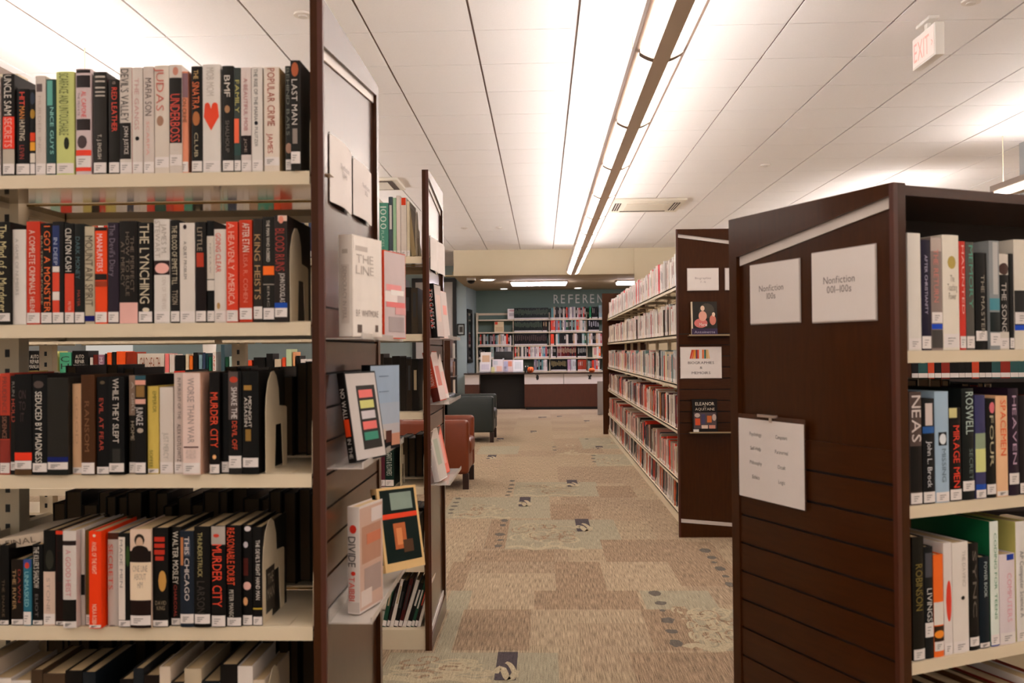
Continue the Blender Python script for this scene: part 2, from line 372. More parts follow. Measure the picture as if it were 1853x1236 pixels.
row3 = sc_([
 (-60,-2,90,'3a2018',[]),
 (0,106,62,'b8402c',[('t','PRUDENCE','6a2a20',100,480,.3,.75),('b','2a1c16',500,745),('t','SIDENCE','8a5a44',510,740,.3,.75),('b','8a3228',755,1020)]),
 (110,182,88,'2a221e',[('t','RUN','8a847c',150,300,.3,.7),('t','HOLD','c04a30',330,570,.2,.8),('L',985,1070)]),
 (186,366,72,'120d0d',[('h','ON\nTO\nIT','3a2424',230,560,.3,.7),('b','e63a20',880,962),('L',965,1050),('b','6a4a2a',1055,1160)],{'pull':.012}),
 (370,526,80,'0e0c0c',[('e','6a5a54',140,215,.1,.8),('t','SEDUCED BY MADNESS','ddd6cc',250,985,.25,.7),('L',990,1080)],{'pull':.012}),
 (530,748,108,'3c3830',[('b','14247c',925,975),('L',980,1052),('b','2a2c26',1056,1170)],{'pull':.014}),
 (756,868,172,'d9b08a',[('t','GOOD','c89a78',300,800,.3,.6),('L',1040,1150)]),
 (875,1016,78,'5a3418',[('t','RANSOM','7a5028',350,870,.3,.65),('L',985,1100),('b','3a1a14',1102,1165)],{'pull':.012}),
 (1026,1156,100,'0f0b0a',[('t','EVIL AT FEAR','b8402c',320,865,.25,.6),('e','7a6a50',140,175,.3,.7),('L',1030,1150)],{'pull':.008}),
 (1160,1322,98,'100d0d',[('t','WHILE THEY SLEPT','cfc6bc',115,780,.3,.7),('b','4a4642',840,985,.25,.75),('L',990,1080)],{'pull':.012}),
 (1344,1418,85,'8a7464',[('t','A GIRL','c0b4a8',150,480,.4,.8),('b','2c2218',500,1010),('t','HOME','a89a84',560,760,.3,.8)]),
 (1420,1532,83,'1e1814',[('b','3a6a78',88,130),('b','d89a88',133,182),('b','8a6a3a',190,310,.1,.9),('b','d8a494',330,380),('t','JUNGLE','d8d0cc',410,600,.15,.8),('e','a89a8c',630,680,.2,.8)],{'pull':.006}),
],0) + sc_([
 (-72,44,198,'cdb45a',[('t','EMPEROR','6a6a20',250,470,.5,.85),('t','SOFFEE','6a6a20',860,1040,.2,.5),('L',1055,1140)]),
 (54,194,208,'d2c8c0',[('t','JUST MERCY','a8a29a',680,950,.3,.7),('b','a89c94',1018,1024)]),
 (204,320,58,'cbbcb4',[('t','IN PURSUIT OF THE','6a605c',110,540,.35,.65),('t','ALEX KOTLOWITZ','2a2624',590,980,.3,.65)]),
 (324,506,56,'e0c8c0',[('t','WORSE THAN WAR','a08c88',110,780,.3,.7),('b','6a3a38',815,830,.05,.9),('t','GOLDHAGEN','c8b4ac',850,940,.2,.8)],{'pull':.016,'side':'d8a890'}),
 (588,692,52,'1a1310',[('t','MURDER CITY','ea4a20',260,830,.12,.92),('e','e8b078',905,950,.3,.7),('L',1005,1125)],{'pull':.01}),
 (694,780,60,'0e0b0a',[]),
 (785,922,42,'16110f',[('b','6a5c58',45,540,.0,.75),('e','b84028',95,158,.1,.75),('t','SHAKE THE','e0d8d4',205,530,.25,.7),('t','DEVIL OFF','d84a26',555,850,.3,.7),('L',915,1040),('b','3a3230',1042,1130)],{'pull':.01}),
 (932,1100,42,'120f0c',[('b','a07a3a',185,235,.1,.6),('t','MIDNIGHT\nASSASSIN','d8cfc6',300,620,.15,.6),('b','8a6a30',640,760,.2,.55),('L',935,1030)],{'pull':.012}),
],280)
row4 = sc_([
 (-80,-4,320,'1a1614',[('t','TRUE','8a8480',500,900,.3,.7)]),
 (0,88,305,'14100e',[('t','THE SNAKE','5a4a34',640,1000,.3,.6),('L',1035,1145)]),
 (112,230,445,'2a1c12',[('t','THE RIVER','a8875a',540,930,.15,.45),('t','DAWN','8a2c1c',540,860,.6,.85),('L',1025,1135)]),
 (234,312,440,'2a6a80',[('b','3a4a8a',440,520),('e','c8402c',470,530,.2,.8),('t','UNMASKED','8ac0c8',560,900,.2,.75),('L',950,1140)],{'pull':.002}),
 (318,418,298,'0e0c0c',[('t',"THE KILLER'S SHADOW",'d0c8be',320,720,.15,.7),('t','ELIOT','6a6460',780,1000,.3,.6),('L',1035,1145)]),
 (424,540,162,'0e0c0a',[('e','4a4a3c',350,540,.2,.9),('b','d0b8a8',562,1140),('t','STONE','a8948a',620,950,.3,.6)]),
 (544,652,162,'3c0f0a',[('b','d03a20',165,200),('b','1a0c0a',206,352,.15,.85),('b','1a0c0a',362,665,.15,.85),('b','2a0c08',675,1020,.15,.85),('L',1045,1150)]),
 (656,786,150,'cfc8c4',[('b','3a2424',245,290),('t','A GOOD HEIST','c8707a',330,780,.25,.65),('b','151210',812,1020),('L',1025,1105),('b','151210',1110,1165)],{'pull':.018}),
 (788,828,150,'c4beb8',[('b','1a1816',590,790)],{'nolab':1}),
 (834,912,162,'7a5a26',[('t','BLACK MAFIA','4a3416',300,900,.35,.85),('L',980,1085)]),
 (916,1034,152,'f03c0c',[('e','f8e0d0',178,205,.35,.6),('t','ANGEL OF THE NIGHT','f8d0b8',250,560,.3,.68),('t','NORA ROBIN','f8d0b8',850,1050,.3,.68),('L',1050,1165)],{'pull':.022}),
 (1058,1170,178,'bdb2ab',[('b','5a2a1c',180,245),('t','SECRETS','d03a24',290,730,.1,.5),('L',1075,1145)],{'pull':.004}),
 (1178,1296,178,'14120f',[('b','d8cec6',215,1015,.0,.58),('t','MADE MEN','8a8480',240,700,.15,.4),('e','3a5a28',300,500,.65,.95),('L',1020,1135)],{'pull':.012}),
 (1300,1504,138,'d8c0ac',[('e','4a3428',180,300,.22,.72),('e','c8a890',210,330,.3,.65),('b','2a1610',345,452),('e','2a1610',290,400,.08,.9),('b','e6d2b8',455,815),('h','ONE LINE\nABOUT\nHIM','a89684',480,700,.15,.85),('b','2c0f0a',820,1165),('L',965,1058)],{'pull':.016}),
],0) + sc_([
 (0,152,128,'120d0b',[('b','b8301e',215,260,.12,.8),('b','b8301e',280,320,.12,.8),('b','b8301e',340,385,.12,.8),('b','b8301e',402,442,.2,.75),('e','c0904a',540,740,.4,.9),('h','DAVID\nKING','8a7a60',830,920,.2,.9),('L',1020,1140)],{'pull':.01}),
 (160,262,128,'120d0b',[('t','WALTER MOSLEY','e0d6c8',170,680,.2,.75),('t','CHARCOAL','9a2a1c',690,1000,.3,.6),('L',1015,1125)]),
 (266,402,158,'2c3a4c',[('b','b8784a',220,490,.05,.25),('b','5a6478',240,400,.3,.75),('t','THIS CHICAGO','d8ccc8',210,830,.35,.7),('L',960,1050)],{'pull':.01}),
 (406,562,113,'0f0c0a',[('t','THUNDERSTRUCK','a89c68',170,600,.25,.55),('t','LARSON','322a24',640,950,.2,.7),('L',960,1050)],{'pull':.012}),
 (568,706,108,'100c0c',[('b','a8a098',112,290),('e','c83a28',185,220,.15,.6),('t','MURDER CITY','ea4424',285,890,.1,.8),('L',975,1095)],{'pull':.01}),
 (710,852,108,'0e0b0a',[('t','REASONABLE DOUBT','e0481e',130,685,.05,.6),('t','PETER MANSO','c8c0b4',730,1000,.2,.5),('L',1000,1112)],{'pull':.006}),
 (856,950,110,'100b0b',[('e','cfc6c8',120,170,.2,.9),('e','b8b0b8',270,330,.1,.6),('b','5a1c14',430,600,.1,.6),('e','d8a8a0',660,740,.05,.9),('e','d8a070',810,890,.05,.55),('L',985,1112)]),
 (955,1046,130,'100b0b',[('t',"THE DEVIL'S RIGHT HAND MAN",'e0d8d0',255,835,.35,.8),('b','b8a03a',915,930),('L',1000,1112)]),
],280)
PL = ((0, Y1+.012, 0), Vector((0, 1, 0)))
G = 'books on the near left bookcase'
px_row(row1, None, 110, 5.886, PL, None, 0, SH[0], 'top shelf, near left bookcase', G)
px_row(row2, None, 390, 5.886, PL, None, 0, SH[1], 'second shelf, near left bookcase', G)
px_row(row3, None, 665, 5.748, PL, None, 0, SH[2], 'third shelf, near left bookcase', G)
px_row(row4, None, 930, 5.372, PL, None, 0, SH[3], 'fourth shelf, near left bookcase', G)
# a cream book lying across the short ones
T = Matrix.Translation(hY(15, 1012, 1.93)) @ Matrix.Rotation(R(6), 4, 'Z')
fl = empty('book', Matrix.Translation(Vector((hY(17, 1000, 1.93).x, 1.955, SH[3]+.183))) @ Matrix.Rotation(R(-14), 4, 'Y') @ Matrix.Rotation(R(90), 4, 'X') @ Matrix.Rotation(R(180), 4, 'Z') @ Matrix.Translation((-.13,-.15,0)))
bpy.data.objects.remove(fl)
fl = MB(); c0 = Vector((hY(50, 1000, 1.94).x, 1.95, SH[3]+.172))
Tm = Matrix.Translation(c0) @ Matrix.Rotation(R(-9), 4, 'Y')
fr = empty('book', Tm)
f = MB(); f.box(-.07, .075, 0, .2, 0, .0025, cov('c8b8a4')); f.box(-.07, .075, 0, .2, .0225, .025, cov('c8b8a4')); f.box(-.07, .075, 0, .0025, .0025, .0225, cov('c8b8a4')); f.build('cover', fr)
f = MB(); f.box(-.068, .073, .0026, .196, .0026, .0224, PAGES); f.build('pages', fr)
f = MB(); f.text('FINAL', mat('6a5a4c'), .07, .014, frame((-.02, -.0008, .0125), (1, 0, 0), (0, 0, 1))); f.build('title', fr)
tag(fr, 'cream book lying flat across the short books on the fourth shelf', 'book', G)
# fifth shelf: two runs seen only by their top edges
rnd = random.Random(3)
def run(x_px0, x_px1, Yf, shelf, place, frm, cols, hs=(.2, .25), wd=(.022, .05), rz=0, group=G, detail=True, lean=0):
    xa, xb = hY(x_px0, 900, Yf).x, hY(x_px1, 900, Yf).x; x = xb; k = 1
    while x > xa+.01:
        w = rnd.uniform(*wd); h = rnd.uniform(*hs); col = rnd.choice(cols); d = rnd.uniform(.15, .2)
        x -= w+.001
        if x < xa: break
        r = empty('book', Matrix.Translation((x, Yf, shelf+.0005)) @ Matrix.Rotation(R(rnd.uniform(-1, 1))*0, 4, 'Y'))
        book_meshes(r, w, h, d, col, [], (.003, .026))
        tag(r, f"{cname(col)} book, {ordn(k)} from {frm}, {place}", 'book', group); k += 1
DK = ['1c1614', '2a1a14', '7a4a22', 'b8a890', '8a2c1c', '26303a', 'cabba8', '14100e', '5a4430', 'd8cfc8']
run(-60, 172, 1.93, SH[4], 'fifth shelf, near left bookcase', 'gap', DK)
run(215, 478, 1.93, SH[4], 'fifth shelf, near left bookcase', 'white bookend', DK)
# rear face of the same bookcase, spines to the next aisle (their tops and fore-edges show through the gaps)
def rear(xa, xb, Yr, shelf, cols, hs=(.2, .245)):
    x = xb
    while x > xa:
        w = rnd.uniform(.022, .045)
        simple_book(REST, w, rnd.uniform(*hs), rnd.uniform(.15, .2), rnd.choice(cols), Matrix.Translation((x, Yr, shelf+.0005)) @ Matrix.Rotation(math.pi, 4, 'Z'), True, 'cfc4b4', PAGES_SHADED); x -= w+.001
YR = 2.45; COVERS_SHADED = ['1c1614', '2a1a14', '14100e', '3a2a1c', '26201c']  # rear covers all dark: the gloom between shelves is put into their colour
rear(-1.25, XP-.04, YR, SH[2], COVERS_SHADED)
rear(-1.30, XP-.04, YR, SH[3], COVERS_SHADED)
rear(-1.30, XP-.04, YR, SH[4], COVERS_SHADED)

# ------------------------------------------------------------------ right bookcase (turned towards the aisle)
TH = R(24.25)
cdep, clat = 1.85, (1620-CX)/F*1.85
c_ = CAM + Vector((fw.x, fw.y, 0)).normalized()*cdep + r0*clat
RO = Vector((c_.x, c_.y, 0))               # front outer corner of its end panel
RX = Vector((math.cos(TH), math.sin(TH), 0)); RY = Vector((-math.sin(TH), math.cos(TH), 0))
RSH = [1.262, .930, .597, .262]
rowA = sc_([
 (66,132,288,'d8d2ca',[]),
 (133,182,322,'2c1f44',[('t','AFTER CHRISTIANITY','b8b0c8',400,700,.3,.6),('L',812,875)]),
 (184,240,308,'8a7a74',[('b','b8a8a0',312,380),('t','THE RETURN','d07a70',370,640,.15,.6),('L',690,745),('b','1a4ac0',750,776),('b','5a5450',780,872)]),
 (242,326,298,'e0d8ca',[('e','b09a50',405,470,.25,.75),('h','The\nTeaching\nPower','8a8070',500,625,.2,.8),('L',800,870)]),
 (328,359,330,'c8382c',[('t','HAUNTED','e8b0a8',350,700,.3,.7),('L',812,872)]),
 (361,402,334,'6a665e',[('t','MEMORY','4a9a84',350,670,.3,.8),('L',812,872)]),
 (408,468,388,'14110f',[('t','THE MASTER','9a9284',500,800,.4,.7),('L',785,835)]),
 (472,524,328,'8a8e90',[('b','b8b6b4',335,600,.3,.8),('b','4a8a98',620,680),('b','2a3838',690,790),('L',795,860)],{'pull':.004}),
 (527,578,394,'d0c8be',[('e','5a3a30',440,500),('b','1a1413',500,790),('t','THE SONG','c0b8b0',540,790,.2,.7)]),
 (582,604,392,'1a1614',[]),
 (606,690,322,'d8d0c4',[('b','3a3634',580,756),('b','1a4ac0',756,782),('L',690,750)]),
 (694,760,330,'2a4a5a',[]),
],1620)
rowB = sc_([
 (70,124,-76,'6a5650',[('t','NEAS','d8ccc8',-60,150,.1,.9),('b','1c1816',168,375)]),
 (128,182,-46,'15151a',[('b','c8bcb8',-25,75,.2,.8),('b','2a5a9a',80,110),('t','John L. Brock','d8d8dc',145,355,.3,.7)]),
 (184,246,-78,'9cb4c8',[('b','20242a',105,165,.2,.8),('e','d8dce0',112,160,.25,.75),('t','MISSING','5a7080',180,330,.4,.7),('L',375,425)]),
 (249,302,-4,'1a1210',[('b','c8c088',-4,40,.0,.6),('t','MIRAGE MEN','ea3a1c',75,355,.25,.8)]),
 (306,360,-92,'1e2422',[('t','ROSWELL','b8ccc4',-76,115,.25,.9),('t','SECRET','6a7c78',180,320,.5,.8),('L',325,370)]),
 (366,412,-62,'4a4a7a',[('b','8a9a80',110,180),('b','c8cc88',180,285),('b','1a4aa8',340,365),('L',365,405)]),
 (415,458,-46,'14100f',[('e','d8707a',-30,20,.3,.9),('t','FOUR','b8b090',30,260,.3,.7),('L',340,385)]),
 (460,512,-58,'e4b890',[('t','SPACEMEN','e85a20',-40,210,.3,.8),('L',370,420)]),
 (516,562,-92,'3c2440',[('t','HEAVEN','c0a0b8',-60,250,.3,.7),('L',290,340)]),
 (565,600,-60,'2a2024',[]),(603,650,-60,'8a3a2a',[]),
],1620)
rowC = sc_([
 (78,130,578,'1e1a10',[('t','ROBINSON','7a6a28',700,910,.2,.8),('L',1085,1140)]),
 (132,171,622,'1f2226',[('b','5a5a62',650,760,.1,.9),('t','LIVINGS','d0ccc8',810,960,.2,.8),('L',965,1030)]),
 (173,217,658,'ea6a24',[('b','d8d0c8',872,975),('b','4a2a1a',980,1050),('e','e88a2a',1000,1035),('L',1050,1092)]),
 (219,256,604,'d8d0cc',[('e','d8402c',775,960,.2,.9)]),
 (258,330,602,'dcd4cc',[('t','THE DAVINCI','b8b0a8',640,800,.55,.75),('e','3a3028',844,862,.45,.7)],{'d':.21}),
 (333,376,606,'1a1612',[('t','SYNC','6a6258',640,940,.3,.7),('L',1030,1070)]),
 (379,425,668,'0e2838',[('t','POWER BOOK','b8c8c8',690,850,.4,.7),('L',1055,1105)]),
 (428,467,508,'d8e0d8',[('t','CODING FOR TEENS','3a8a60',560,950,.4,.7),('b','1a3a98',1050,1072)],{'side':'1a7a4a','d':.22}),
 (470,541,655,'d8ccd0',[('b','1a3a98',656,682,.4,.9),('t','COMPUTERS','d89aa8',740,960,.4,.7),('b','6a3a6a',1070,1085)]),
 (545,590,508,'dcd8d4',[('t','AP Computer Science A','6a6a70',640,940,.3,.7),('b','c8c040',1000,1030,.4,.8)],{'side':'c8c070','d':.22}),
 (594,640,600,'c8a03a',[]),
],1620)
RPL = (RO + RY*.012, RY)
GR = 'books on the right-hand nonfiction bookcase'
px_row(rowA, None, 320, 2.811, RPL, None, TH, RSH[0], 'top shelf, nonfiction bookcase', GR, count_rev=False)
px_row(rowB, None, 740, 2.494, RPL, None, TH, RSH[1], 'second shelf, nonfiction bookcase', GR, count_rev=False)
px_row(rowC, None, 740, 2.494, RPL, None, TH, RSH[2], 'third shelf, nonfiction bookcase', GR, count_rev=False)
xx = .04; k = 1
while xx < .52:
    wv = rnd.uniform(.025, .045); hv = rnd.uniform(.2, .25); col = rnd.choice(DK)
    r = empty('book', Matrix.Translation(RO + RX*xx + RY*.014 + Vector((0, 0, RSH[3]+.0005))) @ Matrix.Rotation(TH, 4, 'Z'))
    book_meshes(r, wv, hv, .18, col, [], (.003, .026)); tag(r, f"{cname(col)} book, {ordn(k)} from end panel, fourth shelf, nonfiction bookcase", 'book', GR); xx += wv+.001; k += 1
# spines on its far face, showing through the gap over the second shelf
xx = .12
while xx < .72:
    wv = rnd.uniform(.025, .045)
    simple_book(REST, wv, rnd.uniform(.22, .26), .18, rnd.choice(DK), Matrix.Translation(RO + RX*(xx+wv) + RY*.55 + Vector((0, 0, RSH[1]+.0005))) @ Matrix.Rotation(TH+math.pi, 4, 'Z'), True, 'cfc4b4', PAGES_SHADED); xx += wv+.001
# ------------------------------------------------------------------ the room
HC = 3.147; YW = 19.2
def carpet(hexc, stripe):
    m = bpy.data.materials.new('carpet'); m.use_nodes = True; nt = m.node_tree; b = nt.nodes['Principled BSDF']
    b.inputs['Roughness'].default_value = .95; b.inputs['Specular IOR Level'].default_value = .15
    tc = nt.nodes.new('ShaderNodeTexCoord'); col = lin(hexc)
    def nz(scale, st):
        mp = nt.nodes.new('ShaderNodeMapping'); mp.inputs['Scale'].default_value = st
        n = nt.nodes.new('ShaderNodeTexNoise'); n.inputs['Scale'].default_value = scale; n.inputs['Detail'].default_value = 3
        nt.links.new(tc.outputs['Object'], mp.inputs[0]); nt.links.new(mp.outputs[0], n.inputs['Vector']); return n
    a = nz(14, (17, .7, 1)); c = nz(240, (1, 1, 1)); d = nz(3, (1, 1, 1))
    ad = nt.nodes.new('ShaderNodeMath'); ad.operation = 'MULTIPLY_ADD'; ad.inputs[1].default_value = stripe
    nt.links.new(a.outputs['Fac'], ad.inputs[0])
    m2 = nt.nodes.new('ShaderNodeMath'); m2.operation = 'MULTIPLY_ADD'; m2.inputs[1].default_value = .8
    nt.links.new(c.outputs['Fac'], m2.inputs[0]); m2.inputs[2].default_value = -.4 - stripe/2 + .5
    nt.links.new(m2.outputs[0], ad.inputs[2])
    cr = nt.nodes.new('ShaderNodeValToRGB'); e = cr.color_ramp.elements
    e[0].position = .2; e[1].position = .8
    e[0].color = tuple(x*.42 for x in col[:3])+(1,); e[1].color = tuple(min(1, x*1.5) for x in col[:3])+(1,)
    nt.links.new(ad.outputs[0], cr.inputs[0]); nt.links.new(cr.outputs[0], b.inputs['Base Color'])
    bp = nt.nodes.new('ShaderNodeBump'); bp.inputs['Strength'].default_value = .4; bp.inputs['Distance'].default_value = .003
    nt.links.new(ad.outputs[0], bp.inputs['Height']); nt.links.new(bp.outputs[0], b.inputs['Normal'])
    return m
CP = [carpet(h, s) for h, s in (('a28f76', 1.2), ('a7947b', 1.2), ('9b8770', 1.4), ('a08c74', 1.3), ('a39178', 1.3), ('a28f76', 1.1))]
CG = carpet('9d947e', .7); CB = carpet('957f68', 1.4); CS = carpet('b0a287', .4); CD = carpet('4c4447', .5); CT = carpet('665f56', .5)
fl = MB(); rr = random.Random(5); S = .61; _z = [.0003]
XA, XB, YA, YB = -9.0, 9.0, -3.5, 20.9
ix = 0; x = XA
while x < XB:
    y = YA - (S/2 if ix % 2 else 0) - .03
    while y < YB:
        y0_, y1_ = max(y, YA), min(y+S, YB); x1_ = min(x+S, XB)
        if y1_ > y0_: fl.add([(x, y0_, 0), (x1_, y0_, 0), (x1_, y1_, 0), (x, y1_, 0)], [(0, 1, 2, 3)], rr.choice(CP[:5]+CP[:1]))
        y += S
    x += S; ix += 1
def fz(zx, zy): p = hZ(690+zx/2.492, 740+zy/2.492, 0); return p
def frect(a, b, c, d, m, z=.0006):   # zoomed-crop rectangle -> floor-aligned rectangle
    p0, p1, q0, q1 = fz(a, d), fz(c, d), fz(a, b), fz(c, b)
    xa = (p0.x+q0.x)/2; xb = (p1.x+q1.x)/2; ya = (p0.y+p1.y)/2; yb = (q0.y+q1.y)/2
    if z < .002: _z[0] += .00003; z = _z[0]
    fl.add([(xa, ya, z), (xb, ya, z), (xb, yb, z), (xa, yb, z)], [(0, 1, 2, 3)], m); return xa, xb, ya, yb
def fell(cx, cy, rx, ry, m, z=.0012, n=18, rot=0, wob=.15):
    vs = []
    for i in range(n):
        a = 2*math.pi*i/n; q = 1+rr.uniform(-wob, wob); u, v = rx*q*math.cos(a), ry*q*math.sin(a)
        vs.append((cx+u*math.cos(rot)-v*math.sin(rot), cy+u*math.sin(rot)+v*math.cos(rot), z))
    fl.add(vs, [tuple(range(n))], m)
def ribbon(pts, wd, m, z=.0018):
    vs = []; n = len(pts)
    for i, (x_, y_) in enumerate(pts):
        x0_, y0_ = pts[max(i-1, 0)]; x1_, y1_ = pts[min(i+1, n-1)]; L = math.hypot(x1_-x0_, y1_-y0_) or 1
        nx, ny = -(y1_-y0_)/L*wd/2, (x1_-x0_)/L*wd/2
        vs += [(x_+nx, y_+ny, z), (x_-nx, y_-ny, z)]
    fl.add(vs, [(2*i, 2*i+1, 2*i+3, 2*i+2) for i in range(n-1)], m)
for q in [(478, 500, 1072, 632), (300, 398, 760, 494), (600, 330, 980, 395), (1180, 820, 1500, 905), (1390, 905, 1700, 1092), (300, 820, 400, 905), (275, 905, 345, 1100), (280, 1100, 800, 1280), (0, 1100, 280, 1280),
          (900, 130, 1100, 180), (440, 168, 620, 205), (960, 205, 1130, 258)]: frect(*q, CG)
for q in [(350, 905, 672, 1090), (690, 820, 1165, 905), (785, 690, 1000, 820), (380, 640, 780, 690), (1000, 590, 1400, 690), (765, 430, 940, 500), (1140, 1100, 1700, 1280), (1200, 905, 1400, 1090), (300, 690, 390, 820), (975, 348, 1140, 400), (480, 500, 570, 632), (1290, 600, 1560, 800)]: frect(*q, CB, .0004)
def swirl(a, b, c, d, n):
    p, q = fz((a+c)/2, d), fz((a+c)/2, b); cx, cy = (p.x+q.x)/2, (p.y+q.y)/2
    hx = (fz(c, (b+d)/2).x-fz(a, (b+d)/2).x)/2; hy = (q.y-p.y)/2
    for i in range(n):
        ex, ey = cx+rr.uniform(-.75, .75)*hx, cy+rr.uniform(-.8, .8)*hy
        rx, ry = hx*rr.uniform(.12, .3), hy*rr.uniform(.12, .25); a0 = rr.uniform(0, 6); sp = rr.uniform(3, 6)
        ribbon([(ex+rx*math.cos(a0+sp*t/11)*(1+.03*t), ey+ry*math.sin(a0+sp*t/11)) for t in range(12)], rr.uniform(.01, .022), CS if i % 3 else CB, .0014+i*.00002)
    ribbon([(cx-hx+2*hx*t/14, p.y+.02+hy*.12*math.sin(t*.9)) for t in range(15)], .05, CS)
for q in [(580, 515, 900, 630, 34), (1330, 890, 1640, 1085, 44), (340, 425, 590, 492, 26), (600, 335, 890, 392, 24), (800, 160, 960, 205, 12), (975, 215, 1110, 255, 12), (0, 1120, 500, 1230, 30), (940, 130, 1090, 162, 10)]: swirl(*q)
for q in [(518, 1098, 612, 1225), (622, 398, 672, 440), (877, 497, 940, 553), (838, 321, 885, 352), (478, 208, 517, 226), (520, 132, 550, 144), (672, 99, 700, 107), (968, 168, 1000, 181), (915, 52, 940, 59), (708, 36, 745, 41), (793, 32, 815, 38)]:
    xa, xb, ya, yb = frect(*q, CD, .0021)
    w_ = xb-xa; h_ = yb-ya
    ribbon([(xa+w_*t/9, ya+h_*(.22+.22*math.sin(t*.75))) for t in range(10)], h_*.09, CS, .0024)
    ribbon([(xa+w_*(.45+.55*t/9), ya+h_*(.6-.5*(t/9)**2)) for t in range(10)], h_*.07, CS, .0025)
for a, b, c, d in [(1208, 820, 1262, 845), (1233, 868, 1287, 886), (1255, 905, 1281, 916), (1262, 942, 1322, 968), (1282, 995, 1337, 1015), (1300, 1042, 1360, 1075),
                   (1435, 630, 1485, 649), (1469, 664, 1511, 679), (1488, 689, 1512, 698), (1505, 712, 1552, 732), (1535, 750, 1570, 762), (1550, 782, 1590, 802),
                   (540, 498, 572, 510), (534, 520, 562, 530), (512, 560, 558, 574), (522, 588, 550, 597), (510, 612, 545, 625),
                   (332, 401, 361, 409), (322, 420, 353, 426), (312, 436, 345, 443), (304, 452, 330, 459), (300, 468, 325, 474),
                   (577, 322, 603, 329), (576, 340, 600, 347), (570, 357, 596, 363), (562, 372, 590, 378), (558, 387, 582, 393),
                   (945, 208, 968, 213), (945, 222, 966, 227), (950, 236, 970, 241), (770, 170, 790, 174), (772, 184, 792, 188), (918, 134, 935, 138)]:
    p = fz((a+c)/2, (b+d)/2); rx = (fz(c, (b+d)/2).x-fz(a, (b+d)/2).x)/2; ry = (fz(a, b).y-fz(a, d).y)/2
    fell(p.x, p.y, rx, ry, CT, .002)
struct(fl.build('floor'))

# ceiling: lay-in tiles with a wide runner gap along the room and fine cross joints
TILE = mat('ebe7e6', .85, .03, 90, bump=.15); BAR = mat('7c6a60', .6)
cl = MB(); YBEAM = 16.25
gx = .222 - .607*15
while gx < 9.0:
    gy = .22 - .61*6
    ymax = YW if gx < -2.1 else YBEAM
    while gy < ymax-.01:
        ya, yb = gy+.004, min(gy+.606, ymax)
        cl.box(gx+.007, gx+.600, ya, yb, HC, HC+.02, TILE); gy += .61
    gx += .607
cl.box(-9.2, 9.2, -3.6, YW+.2, HC+.012, HC+.05, BAR)
struct(cl.build('ceiling'))
# soffit beam and the lower ceiling of the reference corner
SOF = 1.27+1.40
XL = -1.655
cb = MB(); cb.box(-1.63, 9.0, YBEAM, YBEAM+.25, SOF, HC+.05, CREAMW); struct(cb.build('beam_soffit'))
cb = MB(); cb.box(XL-.02, 9.0, YBEAM+.25, 20.9, SOF+.02, SOF+.1, mat('a89878', .8, .02, 5)); struct(cb.build('ceiling_reference'))
cb = MB(); cb.box(XL-.16, 9, YBEAM+.001, YBEAM+.25, SOF-.002, SOF+.02, mat('a89878', .8, .02, 5))
struct(cb.build('trim_1'))
wl = MB(); wl.box(-9.1, XL, YW, YW+.15, 0, HC+.05, TEAL); struct(wl.build('wall_teal_front'))
wl = MB(); p = hY(862, 600, 20.6).x; wl.add([(XL, YW+.15, 0), (p, 20.6, 0), (p-.1, 20.6, 0), (XL-.1, YW+.15, 0), (XL, YW+.15, SOF+.1), (p, 20.6, SOF+.1), (p-.1, 20.6, SOF+.1), (XL-.1, YW+.15, SOF+.1)],
    [(0, 1, 5, 4), (1, 2, 6, 5), (2, 3, 7, 6), (3, 0, 4, 7), (4, 5, 6, 7), (3, 2, 1, 0)], TEAL); struct(wl.build('wall_left'))
wl = MB(); wl.box(p-.12, 9.1, 20.6, 20.75, 0, SOF+.1, mat('687d74', .75, .03, 6)); struct(wl.build('wall_back'))
wl = MB(); wl.box(1.72, 9.1, YBEAM-.03, YBEAM, 0, HC+.02, CREAMW); struct(wl.build('wall_cream'))
wl = MB(); wl.box(-9.15, -9.0, -3.6, 17.0, 0, HC+.05, mat('9aa2a2', .8)); struct(wl.build('wall_far_left'))
wl = MB(); wl.box(9.0, 9.15, -3.6, 20.9, 0, HC+.05, mat('c8bfae', .8)); struct(wl.build('wall_right'))
# doorway frame with a white panel on the teal wall
pa, pb = hY(800, 503, YW-.03), hY(825.5, 503, YW-.03); zt = hY(820, 503, YW-.03).z
wd = MB(); wd.box(pb.x-.08, pb.x, YW-.05, YW, .0, zt, BLACK); wd.box(pb.x-.9, pb.x-.08, YW-.05, YW, zt-.09, zt, BLACK); wd.box(pb.x-.98, pb.x-.9, YW-.05, YW, 0, zt, BLACK)
dd = struct(wd.build('door_1'))
wd = MB(); wd.box(pb.x-.9, pb.x-.08, YW-.03, YW-.005, 0, zt-.09, mat('c9c6c2', .5)); wd.build('door_leaf', dd)
# tall dark side light on the return wall
def wallpt(px, py):
    o = Vector((XL, YW+.15, 0)); e = Vector((p-XL, 20.6-YW-.15, 0)).normalized(); n = Vector((e.y, -e.x, 0)); return hit(px, py, o, n), e, n
q0, e_, n_ = wallpt(844, 559); q1, _, _ = wallpt(853.5, 656)
m4 = Matrix((e_, n_, (0, 0, 1))).transposed().to_4x4(); m4.translation = Vector((q0.x, q0.y, 0)); L_ = (Vector((q1.x, q1.y, 0))-Vector((q0.x, q0.y, 0))).length
wd = MB()
za, zb = q1.z, q0.z
wd.box(0, .08, 0, .03, za, zb, BLACK, m4); wd.box(L_-.08, L_, 0, .03, za, zb, BLACK, m4); wd.box(0, L_, 0, .03, za, za+.08, BLACK, m4); wd.box(0, L_, 0, .03, zb-.08, zb, BLACK, m4)
wo = struct(wd.build('window_1')); wd = MB(); wd.box(.08, L_-.08, 0.002, .012, za+.08, zb-.08, mat('11161a', .15), m4); wd.build('window_glass', wo)

